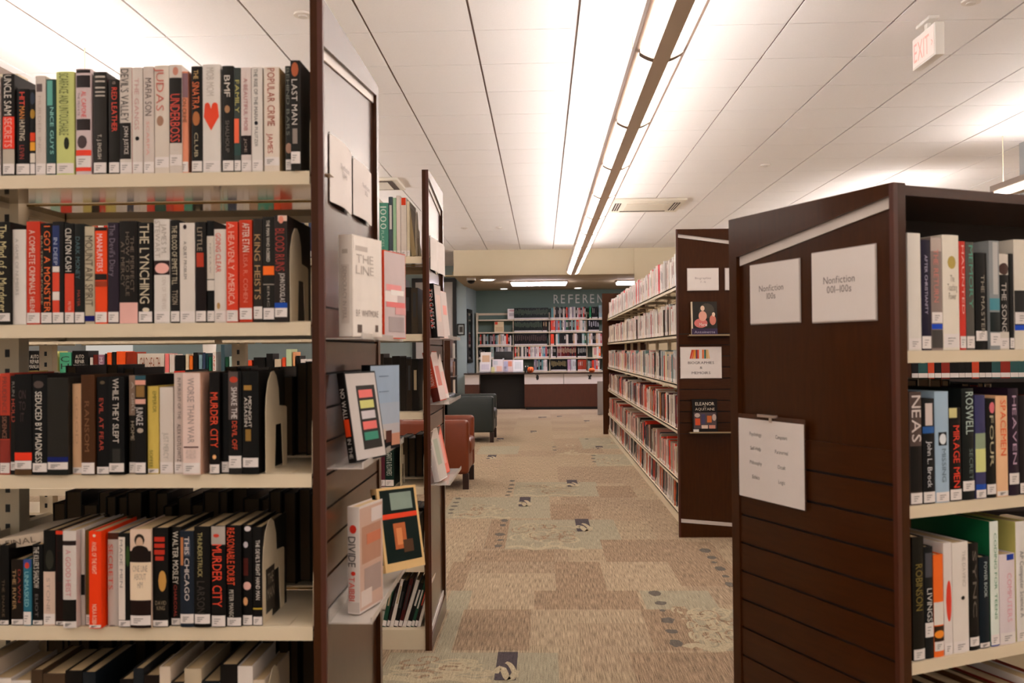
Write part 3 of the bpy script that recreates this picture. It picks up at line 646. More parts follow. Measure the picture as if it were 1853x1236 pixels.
# framed picture
a, b = hY(827.5, 586, YW-.02), hY(841, 606.5, YW-.02)
fr = empty('framed_picture', loc=((a.x+b.x)/2, YW-.001, (a.z+b.z)/2)); W_, H_ = (b.x-a.x)/2, (a.z-b.z)/2
g = MB()
for x0_, x1_, z0_, z1_ in ((-W_, -W_+.025, -H_, H_), (W_-.025, W_, -H_, H_), (-W_, W_, -H_, -H_+.025), (-W_, W_, H_-.025, H_)): g.box(x0_, x1_, -.025, 0, z0_, z1_, BLACK)
g.build('frame', fr); g = MB(); g.box(-W_+.025, W_-.025, -.012, 0, -H_+.025, H_-.025, mat('a8b0ac', .6)); g.build('mat_board', fr)
g = MB(); g.box(-W_*.45, W_*.45, -.014, -.0125, -H_*.5, H_*.5, mat('33302a', .5)); g.build('print', fr)
tag(fr, 'small black framed picture on the teal wall by the tall dark window', 'picture')

# REFERENCE lettering on the back wall
a = hY(1002, 549, 20.58); b = hY(1091, 532, 20.58); lw = (b.x-a.x)/6.75; x = a.x; zz_ = a.z
for i, ch in enumerate('REFERENCE'):
    vs, fs, ww = GL[ch]; g = MB(); h_ = .215; k_ = h_/.72
    kx = lw*.72/ .62*.62/max(ww, .4) if ch != 'E' else lw*.55/ww
    n = len(vs); T = Matrix.Translation((x, 20.598, zz_))
    g.add([(v[0]*kx, -.02, v[1]*k_) for v in vs] + [(v[0]*kx, 0, v[1]*k_) for v in vs], [f for f in fs], mat('cdd0c8', .35), T)
    g.add([(v[0]*kx, 0, v[1]*k_) for v in vs], [f for f in fs], mat('cdd0c8', .35), T)
    o = g.build('wall_letter'); x += lw
    tag(o, f'raised white capital letter {ch}, {ordn(i+1)} letter of the REFERENCE sign on the back wall', 'letter', 'letters of the reference sign')

# ------------------------------------------------------------------ pendant lights
HL = 1.27+1.327
HOUS = mat('dccfc6', .5); RAIL = mat('a8988e', .5); RIB = mat('8f7d72', .5); EML = mat('fff3e8', .5, emit=LENS); EMU = mat('fffaf6', .5, emit=UPLIGHT)
def pendant(X, y0_, y1_, label, ph):
    r = empty('pendant_light', loc=(X, 0, HL)); W2 = .118
    g = MB(); g.box(-.037, .037, y0_, y1_, 0, .012, HOUS); g.build('spine', r)
    def cz(u): return .004+.05*(abs(u)**2)   # curved section of the lenses
    for s in (-1, 1):
        g = MB(); g.prism([(s*W2, .052), (s*(W2-.02), .047), (s*(W2-.012), .1), (s*W2, .1)], y0_, y1_, RAIL); g.build('side_rail', r)
    g = MB(); g.box(-.098, .098, y0_, y1_, .062, .070, HOUS); g.build('tray', r)
    g = MB(); g.prism([(-.024, .0705), (.024, .0705), (.008, .128), (-.008, .128)], y0_, y1_, EMU); g.build('uplight', r)
    y = y0_; js = []
    y = ph
    while y-1.22 > y0_: y -= 1.22
    js = [y0_]
    while y < y1_-.3:
        if y > y0_+.1: js.append(y)
        y += 1.22
    js.append(y1_)
    us = [.037+(W2-.02-.037)*i/5 for i in range(6)]
    for a_, b_ in zip(js[:-1], js[1:]):
        for s in (-1, 1):
            g = MB(); vs = []
            for u in us: vs += [(s*u, a_+.023, cz(u/W2)), (s*u, b_-.023, cz(u/W2))]
            g.add(vs, [(2*i, 2*i+1, 2*i+3, 2*i+2) for i in range(5)], EML, None, True); g.build('lens', r)
    g = MB()
    for j in js:
        for s in (-1, 1):
            for i in range(5):
                u0_, u1_ = us[i], us[i+1]
                pts = [(s*u0_, cz(u0_/W2)-.009), (s*u1_, cz(u1_/W2)-.009), (s*u1_, .07), (s*u0_, .07)]
                g.prism(pts, j-.024, j+.024, RIB)
    g.build('rib', r)
    for j in js[1::2]:
        g = MB(); g.cyl((0, j, .07), .004, HC-HL-.07, STEEL, 8); g.build('hanging_rod', r)
    tag(r, label, 'light')
z2 = F*1.327/400.5
pendant(.56, -2.4, 15.5, 'long linear pendant light hanging over the aisle with twin glowing lenses', z2)
pendant(-2.78, -2.4, 15.5, 'long linear pendant light hanging over the left bookcases', z2)
pendant(-6.1, -2.4, 15.5, 'long linear pendant light hanging beside the far left wall', z2)
pendant(4.13, -2.4, 7.95, 'long linear pendant light hanging beyond the turned nonfiction bookcase', z2)
pendant(4.05, 9.5, 15.5, 'linear pendant light hanging beyond the long biography bookcase', z2)
pendant(7.2, -2.4, 15.5, 'long linear pendant light hanging along the right-hand wall', z2)
# recessed luminaires of the lower ceiling
def recess(px0, px1, py0, py1, label):
    a, b = hZ(px0, py0, SOF+.02), hZ(px1, py1, SOF+.02); y0_, y1_ = sorted((a.y, b.y)); y1_ = min(y1_, y0_+.5)
    r = empty('ceiling_light', loc=((a.x+b.x)/2, (y0_+y1_)/2, SOF+.02)); wx, wy = abs(b.x-a.x)/2, (y1_-y0_)/2
    g = MB(); g.box(-wx-.02, wx+.02, -wy-.02, wy+.02, -.03, 0, HOUS); g.build('frame', r)
    g = MB(); g.rbox(-wx, wx, -wy, wy, -.07, -.028, .015, mat('fdf0fc', .5, emit=6.0)); g.build('lens', r); tag(r, label, 'light')
recess(925, 1022, 508.5, 516, 'rectangular glowing ceiling light over the reference desk')
recess(1119, 1216, 506.5, 514, 'rectangular glowing ceiling light half hidden behind the biography bookcase')
for px, py, r_, em, lb in [(882, 505.5, .17, 2.2, 'bright round downlight nearest the security camera'), (912, 522, .1, .6, 'dim round downlight over the empty reference shelves'), (1046, 520.5, .1, .6, 'dim round downlight above the REFERENCE letters')]:
    q = hZ(px, py, SOF+.02); r = empty('downlight', loc=q); g = MB(); g.cyl((0, 0, -.012), r_, .012, mat('e8e0d8', .4), 24); g.build('trim_ring', r)
    g = MB(); g.cyl((0, 0, -.016), r_*.75, .004, mat('fff4ea', .4, emit=em*2), 24); g.build('lens', r); tag(r, lb, 'light')
q = hZ(852.5, 503, SOF+.02); r = empty('dome_camera', loc=q)
g = MB(); g.cyl((0, 0, -.05), .09, .05, mat('e0dcd6', .4), 20); g.build('housing', r)
g = MB(); g.lathe([(.075, -.05), (.07, -.08), (.045, -.105), (0, -.115)], mat('0a0a0c', .1), 18); g.build('dome', r); tag(r, 'small security dome camera with black dome under the lower ceiling', 'camera')

# EXIT sign
ex = empty('exit_sign', loc=(2.235, 5.1, HC)); EXW = mat('ded8d2', .4)
g = MB(); g.rbox(-.025, .028, -.15, .15, -.245, -.06, .006, EXW); g.build('housing', ex)
g = MB(); g.box(-.0275, -.0252, -.138, .138, -.235, -.07, mat('e6d8d2', .3, emit=.03)); g.build('face', ex)
g = MB(); g.text('EXIT', mat('e49a90', .4, emit=.1), .2, .115, frame((-.0282, .02, -.152), (0, -1, 0), (0, 0, 1))); g.build('lettering', ex)
g = MB(); g.text('\u203a', mat('e49a90', .4, emit=.1), .022, .05, frame((-.0282, -.115, -.152), (0, -1, 0), (0, 0, 1))); g.build('arrow', ex)
g = MB(); g.rbox(-.03, .03, -.09, .09, -.02, 0, .005, EXW); g.box(-.01, .01, -.02, .02, -.06, -.02, EXW); g.build('ceiling_mount', ex)
tag(ex, 'white EXIT sign with faint red letters hanging from the ceiling', 'sign')
# ceiling cassette
a, b = hZ(1109, 380.6, HC), hZ(1222, 357.6, HC); cx, cy = (a.x+b.x)/2+.03, (a.y+b.y)/2; hw = .47
cs = empty('air_conditioning_cassette', loc=(cx, cy, HC)); CAS = mat('dad2c4', .5)
g = MB(); g.rbox(-hw, hw, -hw, hw, -.035, -.001, .01, CAS); g.build('fascia', cs)
g = MB(); g.box(-.26, .26, -.26, .26, -.045, -.034, mat('d2cabb', .5)); g.build('grille', cs)
for i, (x0_, x1_, y0_, y1_) in enumerate([(-.3, .3, .33, .38), (-.41, -.33, -.3, .3), (.33, .41, -.3, .3)]):
    g = MB(); g.box(x0_, x1_, y0_, y1_, -.0375, -.0345, mat('2c1a12', .6)); 
    if i > 0:
        for k in range(2): g.box(x0_+.02+.03*k, x0_+.028+.03*k, y0_, y1_, -.042, -.0375, CAS)
    g.build('air_slot', cs)
tag(cs, 'square cream air conditioning cassette set in the tiled ceiling', 'air conditioner')
# linear diffuser left
a = hZ(686, 325, HC); b = hZ(731, 336, HC)
df = empty('ceiling_diffuser', loc=(b.x-.62, (a.y+b.y)/2, HC)); g = MB(); g.box(-.62, .62, -.3, .3, -.03, -.001, CAS); g.box(-.56, .56, -.25, .25, -.034, -.029, mat('4a3a30', .6)); g.box(-.5, .5, -.2, .2, -.04, -.033, CAS); g.build('diffuser_body', df)
df.name = 'ceiling_diffuser'; tag(df, 'rectangular ceiling air diffuser above the second bookcase', 'air vent')
for px, py, lb in [(1385, 298, 'small round sprinkler cover on the ceiling above the biography panel'), (1757, 1, 'small round sprinkler cover at the top edge of the ceiling right of the EXIT sign'), (903, 411, 'small round sprinkler cover on the ceiling near the cream beam'), (548, 25, 'small round sprinkler cover on the ceiling above the near left bookcase'), (840, 412, 'tiny round sprinkler cover on the ceiling beyond the second bookcase')]:
    q = hZ(px, py, HC); g = MB(); g.cyl((0, 0, -.012), .05, .0115, mat('e0d8d0', .4), 20); g.cyl((0, 0, -.02), .025, .008, mat('cfc8c0', .4), 14)
    o = g.build('sprinkler_cover'); o.location = q; tag(o, lb, 'sprinkler')
# grey column
a = hY(1845, 300, 8.25); g = MB(); g.box(a.x, a.x+.35, 7.9, 8.25, 0, HC, mat('8a8a8c', .7)); struct(g.build('column_grey'))

# ------------------------------------------------------------------ bookcase builders
def shelf_unit(root, xa, xb, ydir, yf, depth, zs, posts=False, gapback=.02, side_plate=True, lip=.03, bracket_h=.16, under=None):
    """shelves of one face; yf = front edge, ydir=+1: depth grows with +y.  one child per shelf"""
    for z in zs:
        g = MB(); y1_ = yf+ydir*depth; ya, yb = sorted((yf+ydir*.0042, y1_))
        g.box(xa, xb, ya, yb, z-.006, z, STEEL)
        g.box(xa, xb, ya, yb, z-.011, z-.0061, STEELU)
        fa, fb = sorted((yf, yf+ydir*.004)); g.box(xa, xb, fa, fb, z-lip, z-.0005, STEEL)
        g.build('shelf', root)
        if side_plate:
            for xx_ in (xa, xb-.0025):
                g = MB(); y0_ = yf+ydir*.012; pts = [(y0_, z-lip+.004), (y0_, z+bracket_h*.55)]
                for k in range(6):
                    a_ = math.pi/2*k/5; pts.append((y0_+ydir*.05*(1-math.cos(a_)), z+bracket_h*.55+bracket_h*.45*math.sin(a_)))
                pts += [(yf+ydir*(depth-.002), z+bracket_h), (yf+ydir*(depth-.002), z-lip+.004)]
                g.prism(pts, xx_+.0003, xx_+.0022, STEEL, axis='x'); g.build('shelf_bracket', root)
def post(root, x, y, h, w=.06, d=.045):
    g = MB(); g.box(x-w/2, x+w/2, y-d/2, y+d/2, 0, h, STEEL)
    for k in range(int(h/.05)):
        g.box(x-.006, x+.006, y-d/2-.0008, y-d/2, .05*k+.015, .05*k+.035, BLACK); g.box(x-.006, x+.006, y+d/2, y+d/2+.0008, .05*k+.015, .05*k+.035, BLACK)
    g.build('upright_post', root)
def end_panel(root, x0, s, W, H, tz0, tz1, slat=(.70, 1.375), bz=(.05, .09), T=None, t=.028):
    """panel body from x0 to x0-s*t; outward face towards s*x; y 0..W; strip line from z tz0 (y=0) to tz1 (y=W)"""
    e = empty('end_panel'); e.parent = root
    if T is not None: e.matrix_basis = T
    xo = x0; xi = x0-s*t; xr = x0-s*.012
    def bx(g, xa, xb, *r): g.box(min(xa, xb), max(xa, xb), *r)
    g = MB(); bx(g, xi, xr, 0, W, 0, H, WOOD); bx(g, xr, xo, 0, .012, 0, H, WOODEDGE); bx(g, xr, xo, W-.032, W, 0, H, WOOD)
    xs_ = (min(xr, xo), max(xr, xo)); g.prism([(0.012, tz0), (W-.032, tz1), (W-.032, H), (0.012, H)], *xs_, WOOD, axis='x')
    g.prism([(0.012, 0), (W-.032, 0), (W-.032, bz[1]), (0.012, bz[0])], *xs_, WOOD, axis='x'); g.build('panel_frame', e)
    d_ = .024
    for (z0_, z1_), sg in (((tz0, tz1), -1), (bz, 1)):
        g = MB()
        xa_, xb_ = sorted((xr, xr+s*.004)); g.prism([(.016, z0_), (W-.036, z1_), (W-.036, z1_+sg*d_), (.016, z0_+sg*d_)], xa_, xb_, STRIP, axis='x'); g.build('pale_strip', e)
    g = MB(); z = slat[0]; bx(g, xr, xr+s*.001, .0125, W-.0325, slat[0]-.004, slat[1], GROOVE)
    while z < slat[1]-.01: bx(g, xr+s*.001, xr+s*.008, .0125, W-.0325, z, z+.069, WOODH); z += .075
    g.build('slatwall', e)
    return e
def bookend(M4, h=.225, d=.13, label='', grp='steel bookends', sticker=False):
    r = empty('bookend', M4); g = MB(); pts = [(0, 0), (0, h*.62)]
    for k in range(9):
        a_ = math.pi*k/8; pts.append((d*.42*(1-math.cos(a_))*.5*2*.6, h*.62+h*.38*math.sin(a_)))
    x_r = pts[-1][0]; pts += [(d, h*.6), (d, 0), (d*.78, 0), (d*.6, h*.42), (d*.42, h*.42), (d*.34, 0)]
    g = MB(); g.prism([(0, 0), (0, h*.6), (d*.03, h*.75), (d*.12, h*.9), (d*.26, h*.99), (d*.38, h), (d*.5, h*.95), (d*.6, h*.82), (d*.63, h*.64), (d*.95, h*.62), (d, h*.6), (d, 0), (d*.8, 0), (d*.74, h*.45), (d*.45, h*.45), (d*.4, 0)], 0, .0015, STEEL, axis='x'); g.build('upright_plate', r)
    g = MB(); g.box(-.09, -.001, d*.4, d, 0.0002, .0015, STEEL); g.box(.0016, .06, 0, d*.4, .0002, .0012, STEEL); g.build('foot_plate', r)
    if sticker:
        g = MB(); g.box(.0016, .0022, d*.12, d*.5, h*.08, h*.52, mat('2a241e', .5)); g.build('sticker', r)
        g = MB(); g.text('THE\nMAN', mat('a89c8c', .5), d*.32, h*.26, frame((.0028, d*.31, h*.34), (0, 1, 0), (0, 0, 1))); g.build('sticker_lettering', r)
    tag(r, label, 'bookend', grp); return r

# near left bookcase
STK = .62; SX0 = XP-.028
bk = empty('bookcase', loc=(XP, Y1, 0)); tag(bk, 'cream steel bookcase of crime books with dark wood end panel, nearest on the left', 'bookcase', 'double-faced library bookcases')
s_t = hX(589, 87, XP); s_e = hX(679, 166, XP)
end_panel(bk, 0, 1, s_e.y-Y1+.05, 2.056, s_t.z, s_e.z-.005)
W1 = s_e.y-Y1+.05
BX = -.86   # bay width
for face, yd, yf, zs in (('front', 1, .004, SH), ('rear', -1, W1-.09, SH)):
    for b_ in (0, 1):
        shelf_unit(bk, -.0285+BX*(b_+1)-.03, -.0285+BX*b_-.003, yd, yf, W1/2-.035-(.07 if yd < 0 else 0), zs)
for b_ in (1, 2): post(bk, -.0285+BX*b_-.016, W1/2, 2.0)
post(bk, -.06, W1/2, 2.0)
g = MB(); g.box(BX*2-.06, -.03, .03, W1-.03, 0, .055, STEEL); g.build('base_plinth', bk)
# bookends in it
def pb_(px, z, Y=Y1+.015): q = hY(px, 634-(z+.1-1.27)*820, Y); return Matrix.Translation((q.x, q.y, z+.0008))
bookend(pb_(524, SH[1]) , .215, .15, 'cream steel bookend after the last book, second shelf of the near left bookcase')
bookend(pb_(480, SH[2]), .225, .16, 'cream steel bookend after the last book, third shelf of the near left bookcase')
bookend(pb_(475, SH[3]), .225, .16, 'cream steel bookend with a dark sticker, fourth shelf of the near left bookcase', sticker=True)
bookend(pb_(482, SH[4]), .225, .16, 'cream steel bookend after the last book, fifth shelf of the near left bookcase')
bookend(pb_(549, SH[0], Y1+.05), .15, .1, 'cream steel bookend beside the last book, top shelf of the near left bookcase')

# second left bookcase
Y2 = hX(777.5, 634, XP).y; Y2E = hX(804, 634, XP).y; W2_ = Y2E-Y2
bk2 = empty('bookcase', loc=(XP, Y2, 0)); tag(bk2, 'cream steel bookcase with a dark wood end panel, second on the left of the aisle', 'bookcase', 'double-faced library bookcases')
a, b = hX(778, 325, XP), hX(802, 384, XP)
end_panel(bk2, 0, 1, W2_, 2.046, a.z, b.z)
S2 = [1.677, 1.345, 1.01, .69, .36, .085]
for b_ in range(4):
    for yd, yf in ((1, .012), (-1, W2_-.012)):
        shelf_unit(bk2, -.0285-.9*(b_+1)+.03, -.0285-.9*b_-.003, yd, yf, W2_/2-.035, S2, side_plate=(b_ == 0))
for b_ in range(1, 4): post(bk2, -.0285-.9*b_+.014, W2_/2, 2.0)
g = MB(); g.box(-.0285-3.6, -.029, .0125, W2_-.0125, 0, .08, STEEL); g.build('base_plinth', bk2)
PL2 = ((0, Y2+.02, 0), Vector((0, 1, 0))); G2 = 'books on the second left bookcase'
r_1 = sc_([(-60,18,70,'c8b8a8',[]),(22,97,113,'4f8f7c',[('t','1000','c8dccf',140,310,.2,.85),('t','PLACES','a0c8b4',320,440,.3,.6)]),(99,129,68,'56646e',[('b','c8c4c0',130,310,.2,.8)]),(131,155,75,'94b896',[]),(157,188,60,'d6c8c0',[]),(190,232,75,'d0c6bc',[('b','d8401c',75,130,.1,.9)],{'d':.17}),(234,256,100,'cfc2a8',[])], 680)
px_row(r_1, None, 340, 4.122, PL2, None, 0, S2[0], 'top shelf, second left bookcase', G2)
def box_row(px0, px1, Y, z, cols, hs, place, group, wd, frm='end panel', labs=True, lean=0, rz=0, rev=True, cat='book', name='book', T=None, x0=None, x1=None, marks=True, depth=(.15, .19)):
    xa = hY(px0, 640, Y).x if x0 is None else x0; xb = hY(px1, 640, Y).x if x1 is None else x1; x = xb; k = 1; out = []
    while x > xa+wd[0]:
        w = rnd.uniform(*wd); h = rnd.uniform(*hs); col = cols[k % len(cols)] if isinstance(cols, tuple) else rnd.choice(cols); x -= w+.0008
        g = MB(); simple_book(g, w, h, rnd.uniform(*depth), col, None, labs, rnd.choice(['d8d0c8', 'b0a080', 'c84a30', '2a2a2a', None]) if marks else None)
        o = g.build(name); o.matrix_basis = Matrix.Translation((x, Y, z+.0005)) @ Matrix.Rotation(lean*rnd.uniform(.6, 1.2), 4, 'Y')
        if lean: x -= abs(lean)*h*.02
        tag(o, f"{cname(col)} {cat}, {ordn(k)} from {frm}, {place}", cat, group); k += 1; out.append(o)
    return out
Yb = Y2+.03
g = MB(); simple_book(g, .02, .235, .18, 'a08c68', None, False, None); o = g.build('book'); o.matrix_basis = Matrix.Translation((hY(746, 600, Yb).x, Yb, S2[0]+.0025)) @ Matrix.Rotation(R(-7), 4, 'Y')
tag(o, 'tan book leaning beside the bookend, top shelf, second left bookcase', 'book', G2)
bookend(Matrix.Translation((hY(753.5, 600, Yb).x, Yb, S2[0]+.001)), .2, .12, 'steel bookend by the end panel, top shelf, second left bookcase')
box_row(640, 757, Yb+.07, S2[1], ['4a3e30', '3a3026', '55483a'], (.2, .25), 'second shelf, second left bookcase', G2, (.022, .04), labs=False)
box_row(640, 757, Yb+.07, S2[2], ['3a3026', '2c241c', '44382a'], (.22, .26), 'third shelf, second left bookcase', G2, (.022, .04), labs=False)
for px0, px1, yt, c, t in ((688, 697, 800, '6a2a3a', None), (697, 713, 812, '1f4a3e', 'GIANTS & FLOWERS')):
    a, b = hY(px0, 850, Yb), hY(px1, 850, Yb); tp = hY(px0, yt, Yb).z-S2[3]
    r = empty('book', Matrix.Translation((a.x, Yb, S2[3]+.0005))); book_meshes(r, b.x-a.x-.001, tp, .18, c, [('t', t, 'c8d0c4', tp*.9, tp*.3)] if t else [], (.004, .03))
    tag(r, f"{cname(c)} book on the fourth shelf, second left bookcase, " + ('titled GIANTS and FLOWERS' if t else 'partly hidden by the display shelf'), 'book', G2)
bookend(Matrix.Translation((hY(724, 850, Yb).x, Yb, S2[3]+.001)), .2, .12, 'steel bookend right of the green book, fourth shelf, second left bookcase')
box_row(690, 754, Yb+.02, S2[4], ('c8c4c0', 'd8d0c4', '8a8c90', 'b8bcc0', 'c84a30', '2a2620', 'a0a4a8'), (.17, .23), 'fifth shelf, second left bookcase', G2, (.014, .03), labs=False)
box_row(686, 757, Yb+.02, S2[5], ('14120f', 'd8d0c8', '3a2020', '2a5a44', '1a1a1e', 'c8c0b8', '5a1a18'), (.19, .22), 'bottom shelf of the second left bookcase', G2, (.012, .02), lean=R(16))
# its top shelf further along, showing between the shelves of the near bookcase
MX = ['d8d0c8', 'e8542c', '2f6a5c', 'c8b868', '1c1a18', 'd03a28', '9ac0b0', 'e0d8cc', '3a4a6a', 'b89a80', '4a9a84', 'cabba8']
box_row(140, 565, Yb, S2[0], MX, (.18, .24), 'top shelf, second left bookcase', 'books on the far stretch of the second left bookcase', (.03, .06), frm='hidden stretch')
for z_ in (S2[1], S2[2]):
    x_ = -3.5
    while x_ < -1.15:
        w = rnd.uniform(.025, .05); simple_book(REST, w, rnd.uniform(.2, .26) if z_ > 1.2 else rnd.uniform(.15, .19), .18, rnd.choice(MX), Matrix.Translation((x_, Yb, z_+.0005)), True, 'b0a080'); x_ += w+.001
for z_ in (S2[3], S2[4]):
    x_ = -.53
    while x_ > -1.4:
        w = rnd.uniform(.025, .045); simple_book(REST, w, rnd.uniform(.17, .2), .17, rnd.choice(COVERS_SHADED), Matrix.Translation((x_, Y2E-.05, z_+.0005)) @ Matrix.Rotation(math.pi, 4, 'Z'), True, 'b0a080', PAGES_SHADED); x_ -= w+.001
# low third unit whose top books show through the gap
Y3 = 6.6; Z3 = 1.055
bk3 = empty('bookcase', loc=(-1.32, Y3, 0)); tag(bk3, 'low dark bookcase with upright books on its top, seen between the left shelves', 'bookcase')
g = MB(); g.box(-3.4, 0, 0, .5, Z3-.03, Z3, WOODH); g.build('top_board', bk3)
for x_ in (-3.4, -2.27, -1.13, -.03): g = MB(); g.box(x_, x_+.03, .001, .499, 0, Z3-.03, WOOD); g.build('side_panel', bk3)
for z_ in (.06, .4, .74): g = MB(); g.box(-3.37, -.03, .01, .49, z_-.02, z_, STEEL); g.build('shelf', bk3)
G3 = 'books standing on top of the low bookcase'
low = [(50,78,635,'14110f','AUTO\nREPAIR\nMANUAL','d8d0c4'),(80,103,636,'c8c07a','C\nH','4a4a20'),(108,129,638,'4aa07c','C\nH','14382a'),(131,160,635,'14110f','AUTO\nREPAIR\nMANUAL','d8d0c4'),(163,168,647,'c8c0b8',0,0),(169,177,642,'7a2418',0,0),(178,189,642,'8a6478','MUSIC','d0c0c8'),(190,193,640,'1a1818',0,0),(194,202,638,'e05a20',0,0),(203,210,637,'201a18',0,0),(211,227,636,'e8541c',0,0),(228,248,637,'8a2c14',0,0),(249,297,640,'cfc6ba','CHILD HEALTH','8a4a2a'),(299,306,640,'e87a78',0,0),(307,316,641,'cfc4bc',0,0),(318,334,643,'16130f',0,0),(336,342,641,'cfc0a4',0,0),(343,349,644,'d86a20',0,0),(350,358,638,'14110f',0,0),(360,366,642,'7a98a4',0,0),(367,372,639,'3a4a6a',0,0),(373,377,640,'1a4a52',0,0),(378,383,646,'1f7a58',0,0),(385,391,637,'dcd4cc','ANN','c84a30'),(400,407,624,'4a6470',0,0),(408,414,646,'1a5a3c',0,0),(415,430,645,'9ab0ac',0,0),(431,440,651,'b8b8bc',0,0),(441,448,652,'d8d4cc',0,0),(449,456,652,'e0502c',0,0),(459,480,647,'16130f',0,0),(482,494,640,'1a1614',0,0),(497,509,650,'c8b8a0',0,0),(511,517,647,'e0502c',0,0),(518,528,632,'b4c8a4',0,0),(530,534,637,'e0a070',0,0),(536,543,644,'1c1816',0,0),(544,552,650,'d8d0cc',0,0),(555,570,650,'d8d4d0',0,0)]
for i, (x0, x1, yt, c, t, tc) in enumerate(low):
    a, b = hY(x0, 650, Y3+.02), hY(x1, 650, Y3+.02); h = hY(x0, yt, Y3+.02).z-Z3
    r = empty('book', Matrix.Translation((a.x, Y3+.02, Z3+.0005))); book_meshes(r, b.x-a.x-.002, h, .16, c, [('h', t, tc, h*.88, h*.45, .12, .88)] if t and x1-x0 > 15 else ([('t', t, tc, h*.9, h*.4, .2, .8)] if t else []), (.004, .03) if x1-x0 < 15 else None)
    tag(r, f"{cname(c)} book" + (f" lettered {t.split(chr(10))[0]}" if t else '') + f", {ordn(i+1)} from the far end on top of the low bookcase", 'book', G3)
# lamp with white shade against the teal wall
a, b = hY(366, 617, 9.5), hY(392, 636, 9.5)
fl_ = empty('floor_lamp', loc=((a.x+b.x)/2, 9.5, 0)); g = MB(); g.cyl((0, 0, 0), .14, .02, BLACK, 20); g.build('base', fl_)
g = MB(); g.cyl((0, 0, .02), .012, b.z-.02, BLACK, 10); g.build('pole', fl_)
g = MB(); g.cyl((0, 0, b.z-.02), .066, a.z-b.z+.12, mat('e8e4de', .6), 24, r2=.082); g.build('lamp_shade', fl_); tag(fl_, 'white tapered lamp shade on a thin pole before the teal wall, seen between shelves', 'lamp')
# ------------------------------------------------------------------ signs and display books on the near left panel
def bowed_sign(M4, w, h, bow, text, label, grp=None, tcol='8a8080'):
    """acrylic holder with a paper bowed outwards; local x across, z up, face to -y"""
    r = empty('sign_holder', M4); n = 10; g = MB(); vs = []
    for i in range(n+1):
        u = i/n; y = -bow*math.sin(math.pi*min(1, u*1.15)/1.15*.9)-.002; vs += [(w*u, y, 0), (w*u, y, h)]
    vs2 = [(v[0], v[1]+.0015, v[2]) for v in vs]
    g.add(vs, [(2*i, 2*i+2, 2*i+3, 2*i+1) for i in range(n)], PAPER, None, True); g.add(vs2, [(2*i, 2*i+1, 2*i+3, 2*i+2) for i in range(n)], PAPER, None, True)
    g.build('paper', r)
    g = MB(); g.box(0, w, -.0018, -.0004, -.004, h+.004, ACRYL); g.build('acrylic_back', r)
    if text: g = MB(); g.text(text, mat(tcol, .6), w*.45, h*.2, frame((w*.5, -bow-.0045, h*.55), (1, 0, 0), (0, 0, 1))); g.build('lettering', r)
    tag(r, label, 'sign', grp); return r
FX = Matrix.Rotation(R(90), 4, 'Z')   # local x -> +Y, local -y -> +X
def on_panel(px, py, X): return hX(px, py, X)
for (xa, xb, yt, yb, lb) in ((595, 633.5, 242, 364, 'bowed white range sign in a clear holder, nearer of two on the near left panel'), (637.5, 671.5, 286, 388, 'bowed white range sign in a clear holder, farther of two on the near left panel')):
    A, B_, Bt = on_panel(xa, yb, XP-.012), on_panel(xb, yb, XP-.012), on_panel(xa, yt, XP-.012)
    bowed_sign(Matrix.Translation((XP-.0115, A.y, A.z)) @ FX, min(B_.y-A.y, .235)*.9, Bt.z-A.z, .011, 'Nonfiction\n364s' if xa < 600 else 'Nonfiction\n362s', lb, 'range signs on the near left panel')
for (xa, xb, yt, yb, lb) in ((777.5, 790, 428, 487, 'white range sign, nearer of two on the second left panel'), (791.5, 801.5, 438, 494, 'white range sign, farther of two on the second left panel')):
    A, B_, Bt = on_panel(xa+.5, yb, XP-.012), on_panel(xb, yb, XP-.012), on_panel(xa+.5, yt, XP-.012)
    bowed_sign(Matrix.Translation((XP-.0115, A.y, A.z)) @ FX, min(B_.y-A.y, .25), Bt.z-A.z, .012, None, lb, 'range signs on the second left panel')
def acrylic_shelf(X, y0_, y1_, z, prot, label):
    g = MB(); g.box(X-.004, X+prot, y0_, y1_, z-.003, z, mat('dcd6d0', .15, alpha=.55)); g.box(X-.004, X-.001, y0_, y1_, z, z+.03, mat('dcd6d0', .15, alpha=.55)); g.box(X+prot-.003, X+prot, y0_, y1_, z, z+.012, mat('dcd6d0', .15, alpha=.55))
    o = g.build('display_shelf'); tag(o, label, 'shelf', 'clear acrylic display shelves'); return o
def display(loc, w, h, d, rz, col, els, label, art=(), lean=0, side=None, tilt=0, name='book'):
    """book standing on a display shelf: spine faces -y (camera), front cover faces +x; art = cover patches on the +x face: (colour, y0,y1,z0,z1)"""
    m = Matrix.Translation(Vector(loc)) @ Matrix.Rotation(R(rz), 4, 'Z') @ Matrix.Rotation(R(tilt), 4, 'X') @ Matrix.Rotation(R(lean), 4, 'Y')
    r = empty('book', m); book_meshes(r, w, h, d, col, els, None, side)
    if art:
        g = MB(); k = 0; tx = []
        for a_ in art:
            if a_[0] == 'T': tx.append(a_); continue
            c_, y0_, y1_, z0_, z1_ = a_; k += 1
            g.box(w+.0002, w+.0003+.0002*k, d*y0_, d*y1_, h*z0_, h*z1_, cov(c_))
        g.build('cover_art', r)
        for a_ in tx:
            _, s, c_, y0_, y1_, z0_, z1_ = a_; g = MB()
            g.text(s, mat(c_, .5), d*(y1_-y0_), h*(z1_-z0_), frame((w+.0007+.0002*k, d*(y0_+y1_)/2, h*(z0_+z1_)/2), (0, 1, 0), (0, 0, 1))); g.build('cover_title', r)
    tag(r, label, 'book', 'books displayed on the end panels'); return r
PX_ = XP-.004
acrylic_shelf(PX_, Y1+.03, Y1+.6, 1.302, .082, 'clear display shelf holding a thick white book, top one on the near left panel')
